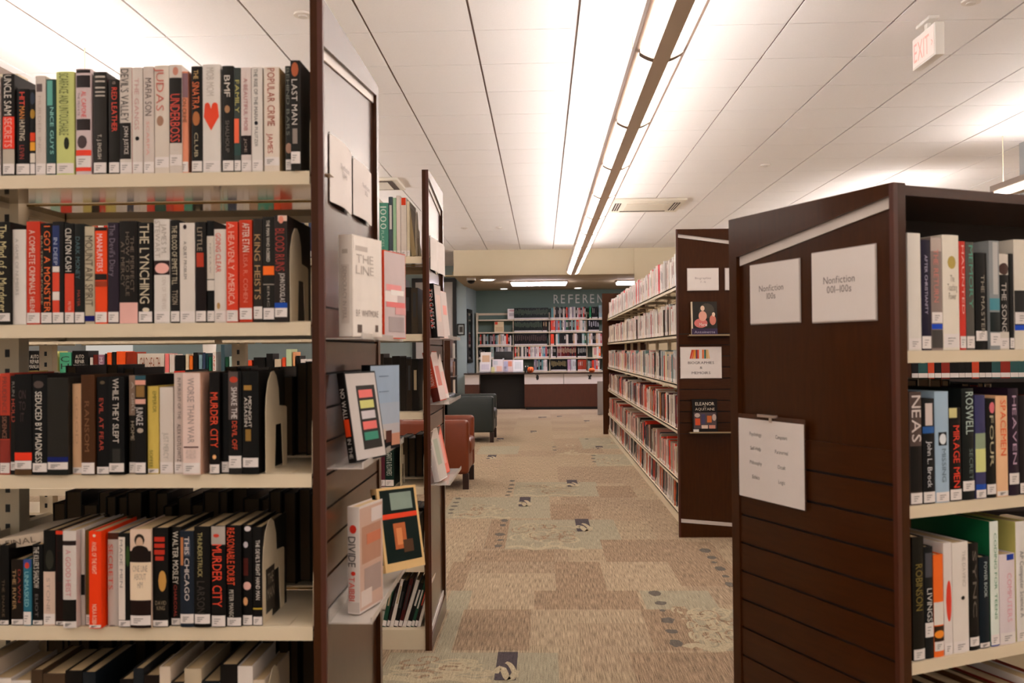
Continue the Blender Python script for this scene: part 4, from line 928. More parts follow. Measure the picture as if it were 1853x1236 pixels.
acrylic_shelf(PX_, Y1+.03, Y1+.6, 1.012, .082, 'clear display shelf with leaning black and white book, middle of the near left panel')
acrylic_shelf(PX_, Y1+.05, Y1+.6, .662, .095, 'clear display shelf holding the DIVIDE book, lowest on the near left panel')
def at(px, py, Y): return hY(px, py, Y)
def h_of(px, y1_, y0_, Y): return hY(px, y1_, Y).z-hY(px, y0_, Y).z
q = at(613.5, 600, 1.99); display((q.x, 1.99, 1.3055), .036, h_of(615, 420, 604, 1.99), .135, -19, 'ddd4cb', [('b','cfc4ba',.165,.03,.2,.8),('t','DEMOCRACY IN PERIL','a89a92',.16,.04,.35,.65),('b','b8aca2',.2,.19,.3,.7)],
    'thick white book with grey lettering on the top display shelf, near left panel', [('e4dcd4',.02,.98,.01,.99),('bfb4ac',.1,.5,.85,.9),('T','THE\nLINE','bcb2aa',.1,.7,.62,.82),('T','B.F. WHITMORE','9a8c84',.1,.85,.2,.27),('7a6a62',.15,.3,.04,.12),('7a6a62',.75,.85,.05,.12)])
q = at(684, 600, 2.30); display((q.x, 2.30, 1.3055), .018, h_of(686, 444, 604, 2.30), .13, -17, 'd8401f', [('t','A RISING','f0c8b8',.14,.03)], 'grey patterned book with bright red spine on the top display shelf, near left panel',
    [('c8b8b8',.02,.98,.01,.99),('e89898',.1,.8,.55,.62),('e8dcd8',.05,.6,.42,.54),('e07878',.1,.95,.36,.42),('f0e4e0',.3,.9,.5,.56),('a89c9c',.2,.9,.08,.25),('d8a0a0',.5,.98,.28,.36)])
q = at(633, 838, 1.99); display((q.x-.002, 1.99, 1.0155), .02, .208, .13, -22, '1a1614', [('t','NO WALL','d8d0c8',.17,.10,.2,.8),('b','e0441c',.10,.06,.15,.85),('t','IN THE','b0a8a0',.055,.01,.3,.8)], 'black spined book with coloured squares leaning on the middle display shelf',
    [('c4bcb8',.03,.97,.02,.98),('4a4440',.3,.9,.12,.84),('e0706a',.36,.8,.7,.79),('c8c87a',.36,.8,.58,.67),('c8c0c4',.36,.8,.46,.55),('e0706a',.36,.8,.34,.43),('3f8a74',.36,.8,.22,.31)], lean=-9)
q = at(655, 800, 2.22); display((q.x, 2.22, 1.0155), .026, h_of(660, 649, 806, 2.22), .135, -24, '1c1e26', [('t','FAMILY OF','8a8c94',.17,.08)], 'pale blue book with a crowd at its foot on the middle display shelf',
    [('9fb2c8',.02,.99,.55,.99),('a8b4c4',.02,.99,.3,.55),('bcb8bc',.02,.99,.18,.3),('8a5a38',.05,.3,.1,.2),('c8b8a8',.3,.5,.12,.24),('6a3a30',.5,.7,.08,.22),('c89078',.7,.98,.04,.18),('7a8aa4',.3,.6,.86,.87),('7a8aa4',.3,.6,.68,.69)])
q = at(630, 1118, 2.02); display((q.x, 2.02, .6655), .03, h_of(633, 925, 1118, 2.02), .12, -16, 'd8cec8', [('e','d83a2a',.205,.185,.2,.8),('t','DIVIDE','3a3432',.178,.108,.1,.75),('e','d83a2a',.098,.088,.3,.7),('t','TAIBBI','e0442c',.085,.03,.15,.65),('b','c4b8b0',.027,.003)],
    'white book titled DIVIDE standing on the lowest display shelf', [('c8a898',.02,.98,.02,.98),('b88a74',.1,.9,.45,.8),('a8948c',.2,.9,.15,.4),('d8c8c0',.05,.5,.05,.2),('c87a5c',.3,.9,.62,.72),('d8ccc8',.5,.95,.82,.95)])
q = at(688, 1068, 2.24); display((q.x, 2.24, .70), .022, .215, .15, -34, 'e0bc84', [('b','1f3a32',.2,.02,.2,.8)], 'tilted cream and dark green book leaning outwards on the lowest display shelf',
    [('16302a',.06,.94,.1,.97),('8a9c90',.3,.85,.72,.93),('e8482a',.06,.94,.62,.68),('b8643a',.3,.6,.25,.56),('d88a58',.36,.5,.3,.5),('6a4a34',.5,.75,.2,.35)], lean=-12, tilt=-3)
# second panel
acrylic_shelf(PX_, Y2+.02, Y2E-.02, 1.325, .085, 'clear display shelf, top one on the second left panel')
acrylic_shelf(PX_, Y2+.02, Y2E-.02, 1.045, .085, 'clear display shelf, middle one on the second left panel')
acrylic_shelf(PX_, Y2+.02, Y2E-.02, .70, .085, 'clear display shelf, lowest on the second left panel')
q = Y2+.06
display((XP+.0, q, 1.3285), .028, .235, .13, -6, '1a1614', [('t','TEN CAESARS','e8dcd8',.21,.04,.15,.75)]+[('b','e0483a',.21-.022*i,.202-.022*i,.1,.5) for i in range(8)], 'black spined book with red and white lettering, top display shelf of the second panel', [('c8bcb8',.02,.98,.02,.98),('d8c0b8',.2,.8,.3,.8)], lean=-4)
display((XP+.01, q+.24, 1.3285), .02, .22, .13, -6, 'd8bab4', [('b','e0402c',.2,.02,.3,.7)], 'pale pink book with a red spine stripe, top display shelf of the second panel', [('cfc4c0',.02,.98,.02,.98),('e8a098',.2,.8,.5,.7)], lean=-5)
display((XP+.004, q, 1.0485), .034, .22, .13, -6, 'a83c24', [('b','6a2418',.06,.0),('t','MARCO G. LAWSON','e8d0c4',.2,.07,.2,.75)], 'brick red book lettered MARCO G. LAWSON, middle display shelf of the second panel', [('d4c4c0',.02,.98,.02,.98),('c87a70',.2,.8,.3,.7)], lean=-12)
display((XP+.01, q+.22, 1.0485), .018, .21, .12, -6, 'e0d4ce', [], 'white book leaning behind the brick red one, middle display shelf of the second panel', [('e4bcb8',.05,.95,.1,.6)], lean=-12)
display((XP+.008, q, .7035), .026, .225, .14, -7, 'e4dcd8', [('b','d8b8b4',.2,.16)], 'white book leaning on the lowest display shelf of the second panel', [('c8c0b8',.02,.98,.02,.98),('a8b0a0',.2,.7,.3,.8)], lean=-12)
display((XP+.01, q+.2, .7035), .014, .225, .14, -7, 'e8442c', [('t','LADY','f0d0c8',.2,.05)], 'coral red book leaning on the lowest display shelf of the second panel', [('e07868',.02,.98,.02,.98),('e8a498',.2,.8,.2,.8)], lean=-12)

# ------------------------------------------------------------------ right bookcase
LR = 1.9; WR = .573; HR = 1.62
MR = Matrix.Translation(RO) @ Matrix.Rotation(TH, 4, 'Z')
br = empty('bookcase', MR); tag(br, 'shorter dark wood bookcase of nonfiction turned towards the aisle, nearest on the right', 'bookcase')
def lr(px, py): q = MR.inverted() @ hit(px, py, RO, RX); return q
a, b = lr(1603, 359), lr(1340, 464)
end_panel(br, 0, -1, WR, HR, a.z+.004, b.z, slat=(.38, 1.0), t=.034)
g = MB(); g.box(.0345, LR, 0.002, WR-.002, HR-.026, HR-.004, WOODH); g.build('top_board', br)
g = MB(); g.box(LR, LR+.034, 0, WR, 0, HR, WOOD); g.build('side_panel', br)
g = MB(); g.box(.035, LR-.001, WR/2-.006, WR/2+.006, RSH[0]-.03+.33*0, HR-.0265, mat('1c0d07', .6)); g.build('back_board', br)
for yd, yf in ((1, .006), (-1, WR-.006)):
    for b_ in (0, 1):
        shelf_unit(br, .0355+.925*b_, .0355+.925*(b_+1)-.004, yd, yf, WR/2-.035, RSH, lip=.026)
post(br, .0355+.925-.002, WR/2, RSH[0]-.03); post(br, .07, WR/2, RSH[0]-.03)
g = MB(); g.box(.035, LR-.001, .02, WR-.02, 0, .1, WOODH); g.build('base_plinth', br)
# flat signs on the panel (panel face looks to local -x; across = local -y for the reader)
FL = Matrix.Rotation(R(-90), 4, 'Z')  # local x -> -y(local), local -y -> -x
def flat_sign(xa, xb, yt, yb, text, label, px_off=-.001, tw=.45, th=.28, parent=MR, cols=None):
    A, B_ = lr(xa, (yt+yb)/2), lr(xb, (yt+yb)/2); zt, zb = lr(xa, yt).z, lr(xa, yb).z; w = A.y-B_.y
    M4 = MR @ Matrix.Translation((px_off+.012, A.y, zb)) @ FL
    r = empty('range_sign', M4); g = MB(); g.box(0, w, -.005, -.003, 0, zt-zb, PAPER); g.build('paper', r)
    g = MB(); g.box(-.002, w+.002, -.0028, -.0005, -.003, zt-zb+.002, mat('b8aca6', .3)); g.build('acrylic_holder', r)
    g = MB(); g.text(text, mat('6a5a58', .6), w*tw, (zt-zb)*th, frame((w*.45, -.0053, (zt-zb)*.52), (1, 0, 0), (0, 0, 1))); g.build('lettering', r)
    tag(r, label, 'sign', 'range signs on the nonfiction end panel'); return r
flat_sign(1354, 1442, 481, 586, 'Nonfiction\n100s', 'white sign reading Nonfiction 100s, farther one on the turned dark panel', tw=.5, th=.24)
flat_sign(1465.5, 1579.5, 459, 583, 'Nonfiction\n001\u2013100s', 'white sign reading Nonfiction 001 to 100s, nearer one on the turned dark panel', tw=.5, th=.24)
A, B_ = lr(1341, 820), lr(1459, 845); zt = lr(1341, 748).z; zb = lr(1341, 895).z; w = A.y-B_.y; h = lr(1459, 765).z-lr(1461, 930).z; h = (h+zt-zb)/2
M4 = MR @ Matrix.Translation((-.001, A.y, zb)) @ FL
r = empty('subject_sign', M4); g = MB(); g.box(0, w, -.006, -.0045, 0, h-.012, PAPER); g.build('paper', r)
g = MB(); g.box(-.002, w+.002, -.0042, -.001, -.003, h, mat('6a4636', .2, alpha=.45)); g.build('acrylic_holder', r)
g = MB(); g.box(w*.34, w*.6, -.012, -.0005, h-.004, h+.003, mat('a08c80', .2)); g.box(w*.5, w*.54, -.0075, -.0062, h-.016, h-.004, mat('c8b8ac', .2)); g.build('hanger_clip', r)
lft = ['Psychology', 'Self-Help', 'Philosophy', 'Ethics']; rgt = ['Computers', 'Paranormal', 'Occult', 'Logic']
for i in range(4):
    for cxs, L_, o_ in ((.28, lft, 0), (.68, rgt, .0)):
        g = MB(); t_ = L_[i]; g.text(t_, mat('4a4446', .6), w*.019*len(t_), h*.045, frame((w*cxs, -.0063, h*(.77-.17*i-o_)), (1, 0, 0), (0, 0, 1))); g.build('lettering', r)
tag(r, 'white subject list sheet hanging from the slats of the turned dark panel', 'sign')

# ------------------------------------------------------------------ long biography bookcase
Y4 = 5.955; X4 = hY(1225.5, 650, Y4).x; XB4 = X4+.075; LB = 7.25; WB = .62
bb = empty('bookcase', loc=(X4, Y4, 0)); tag(bb, 'long bookcase of biographies running down the aisle behind its dark wood end panel', 'bookcase')
TB = Matrix.Rotation(R(-90), 4, 'Z')      # end panel: outward normal to -y, its y axis -> +x
# outward face s=+1 along local x -> world -y ; panel y -> world +x
e4 = end_panel(bb, 0, 1, WB+.03, hY(1225, 415, Y4).z, hY(1232, 423, Y4).z, hY(1232, 423, Y4).z-.085, slat=(.70, 1.375), bz=(.10, .05), T=TB)
SB = []
for py in (516, 605, 695, 777, 865): SB.append(hit(1225, py, (XB4, 0, 0), Vector((1, 0, 0))).z)
SB.append(.075)
BAY = LB/8
for k in range(8):
    e = empty('bay'); e.parent = bb; e.location = (.0, .03+BAY*k, 0)
    def bay_shelves():
        for z in SB:
            for xf, xb_ in ((.075, .33), (WB+.01, .36)):
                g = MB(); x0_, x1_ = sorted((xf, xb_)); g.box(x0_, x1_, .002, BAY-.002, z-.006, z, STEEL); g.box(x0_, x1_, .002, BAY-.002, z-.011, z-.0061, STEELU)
                fa, fb = sorted((xf, xf+(.004 if xf < xb_ else -.004))); g.box(fa, fb, .002, BAY-.002, z-.03, z-.0005, STEEL); g.build('shelf', e)
            g = MB(); g.prism([(.085, z-.025), (.085, z+.05), (.1, z+.09), (.32, z+.11), (.32, z-.025)], BAY-.0035, BAY-.0022, STEEL); g.build('shelf_bracket', e)
        g = MB(); g.box(.33, .36, BAY-.03, BAY+.02 if k < 7 else BAY-.001, 0, 2.0, STEEL); g.build('upright_post', e)
    bay_shelves()
g = MB(); g.box(.075, .6, .03, LB+.03, 0, .045, STEEL); g.build('base_plinth', bb)
g = MB(); g.box(-.0, WB+.03, LB+.032, LB+.06, 0, 2.12, WOOD); g.build('far_end_panel', bb)
# signs and books on that panel
def fp(px, py, Y=Y4): return hY(px, py, Y)
def front_sign(x0, x1, yt, yb, els, label, grp=None, off=.0125):
    a, b = fp(x0, yb), fp(x1, yt); w, h = b.x-a.x, b.z-a.z
    r = empty('wall_sign' if False else 'panel_sign', Matrix.Translation((a.x, Y4+off, a.z))); g = MB(); g.box(0, w, -.012-.002, -.012, 0, h, PAPER); g.build('paper', r)
    g = MB(); g.box(-.003, w+.003, -.0118, -.0005, -.003, h+.003, mat('b8aca6', .3)); g.build('acrylic_holder', r)
    for t, c, cx_, cz_, tw, th in els:
        g = MB(); g.text(t, mat(c, .6), w*tw, h*th, frame((w*cx_, -.0145, h*cz_), (1, 0, 0), (0, 0, 1))); g.build('lettering', r)
    tag(r, label, 'sign', grp); return r, w, h
front_sign(1244.6, 1299.7, 485.5, 525.5, [('Biographies', '9a8c8c', .5, .56, .52, .1), ('F - N', '9a8c8c', .5, .38, .16, .1)], 'white sign reading Biographies F to N on the dark end panel')
front_sign(1313, 1367, 485, 524.5, [('Biographies', '9a8c8c', .5, .56, .52, .1), ('O - Z', '9a8c8c', .5, .38, .16, .1)], 'white sign half hidden by the turned bookcase, on the biography end panel')
rs, w, h = front_sign(1232, 1305, 628, 684.5, [('BIOGRAPHIES', '4a4248', .5, .5, .64, .085), ('&', '4a4248', .5, .34, .06, .08), ('MEMOIRS', '4a4248', .5, .17, .46, .085)], 'white BIOGRAPHIES and MEMOIRS sign with drawn coloured books on the dark end panel')
g = MB()
for i, (c, x0, sl) in enumerate([('c83a20', .22, .05), ('e06a24', .27, .04), ('e0a030', .32, .02), ('7a3a50', .37, .0), ('d8481c', .41, 0), ('e06a24', .53, 0), ('2a6a5a', .58, 0), ('e0b878', .63, -.02), ('e8c890', .68, -.04)]):
    g.prism([(w*x0, h*.63), (w*(x0+.042), h*.63), (w*(x0+.042+sl), h*.92), (w*(x0+sl), h*.92)], -.0146, -.0142, mat(c, .6))
g.build('drawn_books', rs)
def front_book(x0, x1, yt, yb, art, label, col, z=None):
    a, b = fp(x0, yb, Y4-.05), fp(x1, yt, Y4-.05); w, h = b.x-a.x, b.z-a.z
    r = empty('book', Matrix.Translation((a.x, Y4-.05, a.z)) @ Matrix.Rotation(R(-5), 4, 'X')); g = MB(); g.box(0, w, 0, .002, 0, h, cov(col)); g.box(0, w, .024, .026, 0, h, cov(col)); g.box(0, .002, .002, .024, 0, h, cov(col)); g.build('cover', r)
    g = MB(); g.box(.0022, w-.003, .0022, .0238, .003, h-.003, PAGES); g.build('pages', r)
    g = MB(); tx = []; k = 0
    for q in art:
        if q[0] == 'T': tx.append(q); continue
        k += 1; c, x0_, x1_, z0_, z1_ = q[:5]
        if len(q) > 5:
            n = 14; g.prism([(w*((x0_+x1_)/2+(x1_-x0_)/2*math.cos(6.283*i/n)), h*((z0_+z1_)/2+(z1_-z0_)/2*math.sin(6.283*i/n))) for i in range(n)], -.0003-.0002*k, 0, cov(c))
        else: g.box(w*x0_, w*x1_, -.0003-.0002*k, 0, h*z0_, h*z1_, cov(c))
    g.build('cover_art', r)
    for _, s, c, cx_, cz_, tw, th in tx: g = MB(); g.text(s, mat(c, .5), w*tw, h*th, frame((w*cx_, -.0008-.0002*k, h*cz_), (1, 0, 0), (0, 0, 1))); g.build('cover_title', r)
    tag(r, label, 'book', 'books displayed on the biography end panel'); g = MB()
    g.box(-.02, w+.12, -.012, .05, -.004, -.001, mat('a08c6c', .3)); g.box(-.02, w+.12, -.012, -.009, -.001, .006, mat('a08c6c', .3))
    o = g.build('display_shelf'); o.matrix_basis = Matrix.Translation((a.x, Y4-.05, a.z)); return o
o = front_book(1252, 1298, 545, 607, [('4a443c', .05, 1, .2, 1), ('5a5248', .3, .9, .5, .95, 1), ('d8b8a0', .36, .52, .72, .88, 1), ('c8706a', .1, .62, .22, .5, 1), ('d8a08c', .28, .6, .42, .72, 1), ('c87a68', .7, .95, .3, .6, 1), ('d8c0a8', .8, .92, .55, .68, 1), ('4a3a5c', 0, 1, 0, .2), ('T', 'Marie', 'e8e0d8', .45, .32, .3, .1), ('T', 'Antoinette', 'a8a0b8', .5, .1, .8, .08)], 'book with a painted lady in pink on the biography end panel', 'cfc0a8')
tag(o, 'small display ledge under the painted lady book on the biography end panel', 'shelf', 'ledges on the biography end panel')
o = front_book(1254, 1298.5, 722, 783, [('2c2220', 0, 1, 0, 1), ('6a5a5c', .05, .95, .12, .6), ('c8502c', .1, .3, .22, .42), ('5a5478', .35, .5, .25, .55), ('c86a34', .58, .76, .3, .5), ('b8a8a0', .08, .3, .45, .58, 1), ('b8a8a0', .78, .95, .35, .55, 1), ('d8c0b0', .35, .6, .12, .22), ('c88a7a', .65, .9, .12, .22), ('e0dcd8', .02, .24, .0, .1), ('T', 'ELEANOR', 'e0d4c0', .5, .86, .76, .1), ('T', 'of', 'b8a890', .5, .78, .1, .04), ('T', 'AQUITAINE', 'c8bca8', .5, .7, .78, .08)], 'dark book titled ELEANOR OF AQUITAINE on the biography end panel', '2a201c')
tag(o, 'small display ledge under the dark ELEANOR book on the biography end panel', 'shelf', 'ledges on the biography end panel')

# books of the long bookcase: the nearest as things, the far stretch as one object
TR = lambda y, z: Matrix.Translation((XB4+.012, y, z+.0005)) @ Matrix.Rotation(R(-90), 4, 'Z')
PAL = [['dcd4d0', 'cfc4c0', 'e0dad6', 'c8bcb8', 'e0ccca', 'c8c6c4', 'd8ccc0', 'a89c98', 'd86a70', 'd0d6d4', 'e0dcd8', 'd4d0cc'], ['dcd4cc', 'cbc0b8', 'c8bcb0', 'd8c0bc', 'b0b4b4', '5a4a44', 'e0dad4', 'b05a58', 'd0c4a4', 'd8ccc8', 'dcd8d4', 'ccc8c4'],  # upper shelves' spine colours lightened to paint in glare
       ['d0c8c0', 'c0b0a8', 'e0a09c', 'b8bcbc', 'c85a44', 'a89c88', 'dcd4cc', '3a3432', 'd8c8a8', '6a8a8a'], ['cbbfb4', 'b8a898', 'c8442c', 'd8c8c0', '6a5a50', '8a98a0', '2a2624', 'a8744c', 'dcd4c8', '7a3a4a'],
       ['c8b8a8', 'd8402c', 'b8a088', 'c88a80', '2a2220', '9a9080', 'd0c4b8', 'a8402c', '5a4a40', '3a4a58'], ['c8bcb0', '1c1816', 'd0704a', 'b8b0a8', '3a302c', 'd8d0c8', 'a83a28', '6a5a4c', '2a4a50', '8a8078']]
SN = ['top', 'second', 'third', 'fourth', 'fifth', 'bottom']
stuff = MB(); NB = 50
rb = random.Random(11)
for si, z in enumerate(SB):
    y = Y4+.05; n = 0; yend = Y4+LB
    while y < yend:
        w = rb.uniform(.018, .042) if n < NB else rb.uniform(.02, .045); h = rb.uniform(.2, .25) if si else rb.uniform(.2, .26); col = rb.choice(PAL[si]); h = min(h, .2) if si == 5 else h
        y += w+.001
        bi = (y-Y4-.03) % BAY
        if bi < w+.006: y += .008+ (w-bi if bi < w else 0)
        if rb.random() < (.04 if si < 5 else .02): y += rb.uniform(.03, .12)
        pull = rb.uniform(-.012, .006); ln = R(9) if si == 5 else 0
        T = TR(y, z+(w*math.sin(ln))) @ Matrix.Translation((0, pull*0+max(0, -pull), 0)) @ Matrix.Rotation(ln, 4, 'Y')
        mk = rb.choice(['6a5a58', 'c8c0b8', 'b04a40', '3a3a44', None])
        if ln: y += .006
        if n < NB and y < yend:
            g = MB(); simple_book(g, w, h, rb.uniform(.14, .19), col, None, True, mk); o = g.build('biography'); o.matrix_basis = T
            tag(o, f"{cname(col)} biography, {ordn(n+1)} from the end panel, {SN[si]} shelf of the long bookcase", 'biography', 'biographies in the long bookcase')
        elif y < yend: simple_book(stuff, w, h, .16, col, T, True, mk)
        n += 1
o = stuff.build('biographies'); o['kind'] = 'stuff'; tag(o, 'further rows of biographies filling the far stretch of the long bookcase', 'books')

# ------------------------------------------------------------------ armchairs
def armchair(X, Y, colhex, label, W=.74, D=.72, H=.63):
    """faces +x; X = front of arms, Y = near side"""
    m = mat(colhex, .42, .1, 14, coat=.1); r = empty('armchair', loc=(X, Y, 0)); dk = mat('2a120a', .4)
    for k, y0_ in enumerate((0, W-.13)):
        g = MB(); g.rbox(-D, 0, y0_, y0_+.13, .14, H, .035, m); g.build('armrest', r)
    g = MB(); g.rbox(-D-.06, -D+.12, .0, W, .14, H+.02, .04, m); g.build('backrest', r)
    g = MB(); g.rbox(-D+.1, -.01, .132, W-.132, .15, .3, .02, m); g.build('seat_base', r)
    g = MB(); g.rbox(-D+.12, .015, .135, W-.135, .3, .45, .045, m); g.build('seat_cushion', r)
    for x_ in (-.06, -D+.0):
        for y_ in (.03, W-.09):
            g = MB(); g.box(x_-.0, x_+.055, y_, y_+.055, 0, .142, dk); g.build('leg', r)
    tag(r, label, 'armchair'); return r
q = hY(847, 700, 8.0); armchair(q.x, 8.0, '74300f', 'orange brown leather armchair by the aisle beyond the second bookcase', H=.635)
q = hY(893, 700, 12.1); armchair(q.x, 12.1, '1e2827', 'dark teal grey armchair by the aisle in front of the desk', W=.85, H=.64)
# narrow display unit beyond
bq = empty('display_rack', loc=(hY(818, 650, 14.2).x-.25, 14.2, 0)); tag(bq, 'dark wooden magazine rack beside the teal wall, behind the armchairs', 'rack')
g = MB(); g.box(0, .22, 0, .6, 0, 1.5, WOOD); g.build('rack_body', bq)
for k, z in enumerate((.55, .85, 1.15)):
    g = MB(); g.box(.221, .30, .02, .58, z, z+.006, ACRYL if 0 else mat('dcd6d0', .15, alpha=.55)); g.build('ledge', bq)
for k, (z, c) in enumerate(((.56, 'd8ccc0'), (.86, '8a6a58'), (1.16, 'c8c4c0'))):
    o = MB(); simple_book(o, .02, .24, .2, c, None, False); o = o.build('book'); o.matrix_basis = Matrix.Translation((bq.location.x+.25, 14.3, z)); tag(o, f'{cname(c)} book on the {SN[2-k]} ledge of the magazine rack by the teal wall', 'book', 'books on the magazine rack')

# ------------------------------------------------------------------ reference desk
YD = 18.8
def dp(px, py): return hY(px, py, YD)
xl, xr_ = dp(841, 700).x, dp(1090, 700).x+.9; ztop = dp(950, 675).z
ds = empty('reference_desk', loc=(xl, YD, 0)); DW = mat('48200c', .4, .3, 6, (5, 1, 1)); WH = mat('cfc6c0', .5)
L_ = xr_-xl
g = MB(); g.box(-.02, L_, -.03, .5, ztop-.025, ztop, mat('3a2a22', .25)); g.build('desk_top', ds)
def dx(px): return dp(px, 700).x-xl
k0, k1, k2 = dx(867), dx(949), dx(1020)
zw = dp(950, 695.5).z
g = MB(); g.box(0, k0, 0, .44, 0.06, zw, DW); g.build('front_panel', ds)
g = MB(); g.box(k1, L_-.02, 0, .44, 0.06, zw, DW); g.build('front_panel', ds)
g = MB(); g.box(k1+.03, L_-.05, .05, .4, 0, .06, BLACK); g.box(.02, k0-.01, .05, .4, 0, .06, BLACK); g.build('plinth', ds)
for a_, b_ in ((0, k0), (k1, k2-.006), (k2+.006, k2+1.05), (k2+1.062, L_-.02)):
    if b_ > a_: g = MB(); g.box(a_+.002, b_, 0, .44, zw+.002, ztop-.026, WH); g.build('drawer', ds)
g = MB(); g.box(k0, k1, .4, .44, 0, ztop-.03, mat('120a08', .6)); g.build('modesty_panel', ds)
tag(ds, 'long reference desk with pale drawers and a dark kneehole before the back shelves', 'desk')
for px, py, nm, lb in ((972.5, 683, 'cat', 'small black hanging bat cutout stuck on the desk drawer'), (1067, 682, 'ghost', 'small black cutout stuck on the desk drawer')):
    q = dp(px, py); g = MB(); 
    if nm == 'cat': g.prism([(0.035*math.cos(t*.449)*(1 if t % 2 else .8), .06*math.sin(t*.449)) for t in range(14)], -.004, 0, BLACK); g.box(-.05, .05, -.004, 0, .055, .062, BLACK)
    else: g.prism([(-.03, -.05), (.035, -.05), (.02, -.01), (.05, .03), (.02, .05), (0, .03), (-.045, .04), (-.02, .0)], -.004, 0, BLACK)
    o = g.build('halloween_cutout'); o.location = (q.x, YD-.001, q.z); tag(o, lb, 'decoration', 'cutouts on the desk')
# pumpkins
for px, lb in ((960, 'carved orange toy pumpkin with dark eyes standing on the desk'), (1071.5, 'squat orange toy pumpkin standing on the desk near the biography bookcase')):
    q = dp(px, 674); r = empty('toy_pumpkin', loc=(q.x, YD+.12, ztop)); g = MB(); n = 32; sq = 1 if px < 1000 else .72; rr0 = .075
    prof = [(.0, .0), (.5, .0), (.85, .2), (1, .5), (.88, .8), (.5, .98), (0, .93)]
    vs = []; 
    for pr, pz in prof:
        for i in range(n): a_ = 2*math.pi*i/n; rr_ = rr0*pr*(1-.06*abs(math.cos(4*a_))); vs.append((rr_*math.cos(a_), rr_*math.sin(a_), pz*.13*sq))
    g.add(vs, [(k*n+i, k*n+(i+1) % n, (k+1)*n+(i+1) % n, (k+1)*n+i) for k in range(len(prof)-1) for i in range(n)], mat('e86a2c', .5), None, True); g.build('shell', r)
    g = MB(); g.cyl((0, 0, .12*sq), .01, .025, mat('4a6a2a', .6), 8); g.build('stem', r)
    g = MB()
    for s in (-1, 1): g.prism([(s*.035, .075*sq), (s*.012, .075*sq), (s*.024, .1*sq)], -.0755, -.066, BLACK)
    g.prism([(-.04, .055*sq), (-.02, .035*sq), (.02, .035*sq), (.04, .055*sq), (0, .045*sq)], -.0765, -.066, BLACK); g.build('face', r)
    tag(r, lb, 'pumpkin')
# brochure holders, monitor
def leaflet(px0, px1, py0, py1, col, art, label, yo=.25):
    a, b = hY(px0, py1, YD+yo), hY(px1, py0, YD+yo); r = empty('leaflet_stand', loc=(a.x, YD+yo, ztop)); w = b.x-a.x; h = b.z-ztop
    M_ = Matrix.Rotation(R(-8), 4, 'X'); g = MB(); g.box(0, w, 0, .004, .004, h, cov(col), M_); g.build('leaflet', r)
    g = MB()
    for c, x0_, x1_, z0_, z1_ in art: g.box(w*x0_, w*x1_, -.0008, 0, h*z0_, h*z1_, cov(c), M_)
    g.build('leaflet_print', r); g = MB(); g.box(0, w, -.012, .09, 0, .004, ACRYL); g.box(0, w, -.014, -.012, 0, .04, ACRYL); g.build('acrylic_holder', r)
    tag(r, label, 'leaflet stand', 'leaflets on the desk')
leaflet(869.5, 888.5, 637, 658, 'd8cfc4', [('c8a888', .15, .85, .2, .85)], 'tall cream leaflet at the back of the desk end', .32)
leaflet(868, 888, 655, 674, 'dcd8d8', [('c8c4cc', .15, .85, .3, .8)], 'white leaflet at the far end of the desk', .2)
leaflet(889, 895, 664, 674, 'd0cc94', [], 'small yellowish leaflet between white leaflets on the desk', .15)
leaflet(891, 910, 650, 674, 'd0c8c8', [('d8b0a0', .4, .9, .1, .5), ('b8bcc0', .1, .5, .6, .9)], 'pale leaflet with a pinkish picture on the desk', .22)
leaflet(910.5, 928, 651, 674, 'c8b4b0', [('a8a8c0', .05, .5, .1, .9), ('dcdce4', .1, .4, .2, .5), ('c8846a', .5, .9, .5, .9)], 'leaflet with a lilac letter A shape on the desk', .22)
leaflet(928.5, 946.5, 651, 674, 'd8d8d8', [('c4c8c8', .15, .85, .3, .85)], 'plain pale grey leaflet on the desk by the pumpkin', .22)
a, b = hY(894, 662, YD+.45), hY(928, 636, YD+.45)
mo = empty('computer_monitor', loc=((a.x+b.x)/2, YD+.4, ztop)); w = (b.x-a.x)/2
g = MB(); g.rbox(-w, w, 0, .035, .1, b.z-ztop, .008, BLACK); g.build('screen_housing', mo)
g = MB(); g.box(-.03, .03, -.015, 0, .02, .22, mat('8a8c90', .4)); g.rbox(-.12, .12, -.08, .1, 0, .02, .005, mat('3a3a3c', .4)); g.build('stand', mo)
g = MB(); g.cyl((0, -.001, .3), .02, .002, mat('c8ccd0', .3), 14, axis='y'); g.build('maker_badge', mo)
tag(mo, 'black computer monitor seen from behind on the reference desk', 'monitor')
for px in (950.5, 955):
    q = dp(px, 674); g = MB(); g.cyl((0, 0, 0), .022, .12, BLACK, 14); g.cyl((0, 0, .12), .01, .03, mat('d8d4cc', .4), 10); o = g.build('small_bottle'); o.location = (q.x, YD+.3, ztop); tag(o, 'small black bottle with pale cap on the desk, ' + ('nearer the leaflets' if px < 952 else 'nearer the pumpkin'), 'bottle', 'bottles on the desk')
# grey end of a screen beside the desk
a, b = hY(1081, 690, 17.2), hY(1091, 737, 17.2); g = MB(); g.rbox(a.x, a.x+.45, 17.2, 17.24, .0, a.z, .004, mat('8f8a88', .6)); g.box(a.x+.01, a.x+.05, 17.205, 17.235, 0, .02, BLACK); o = g.build('low_partition_screen'); tag(o, 'low grey partition screen between the desk and the biography bookcase', 'screen')

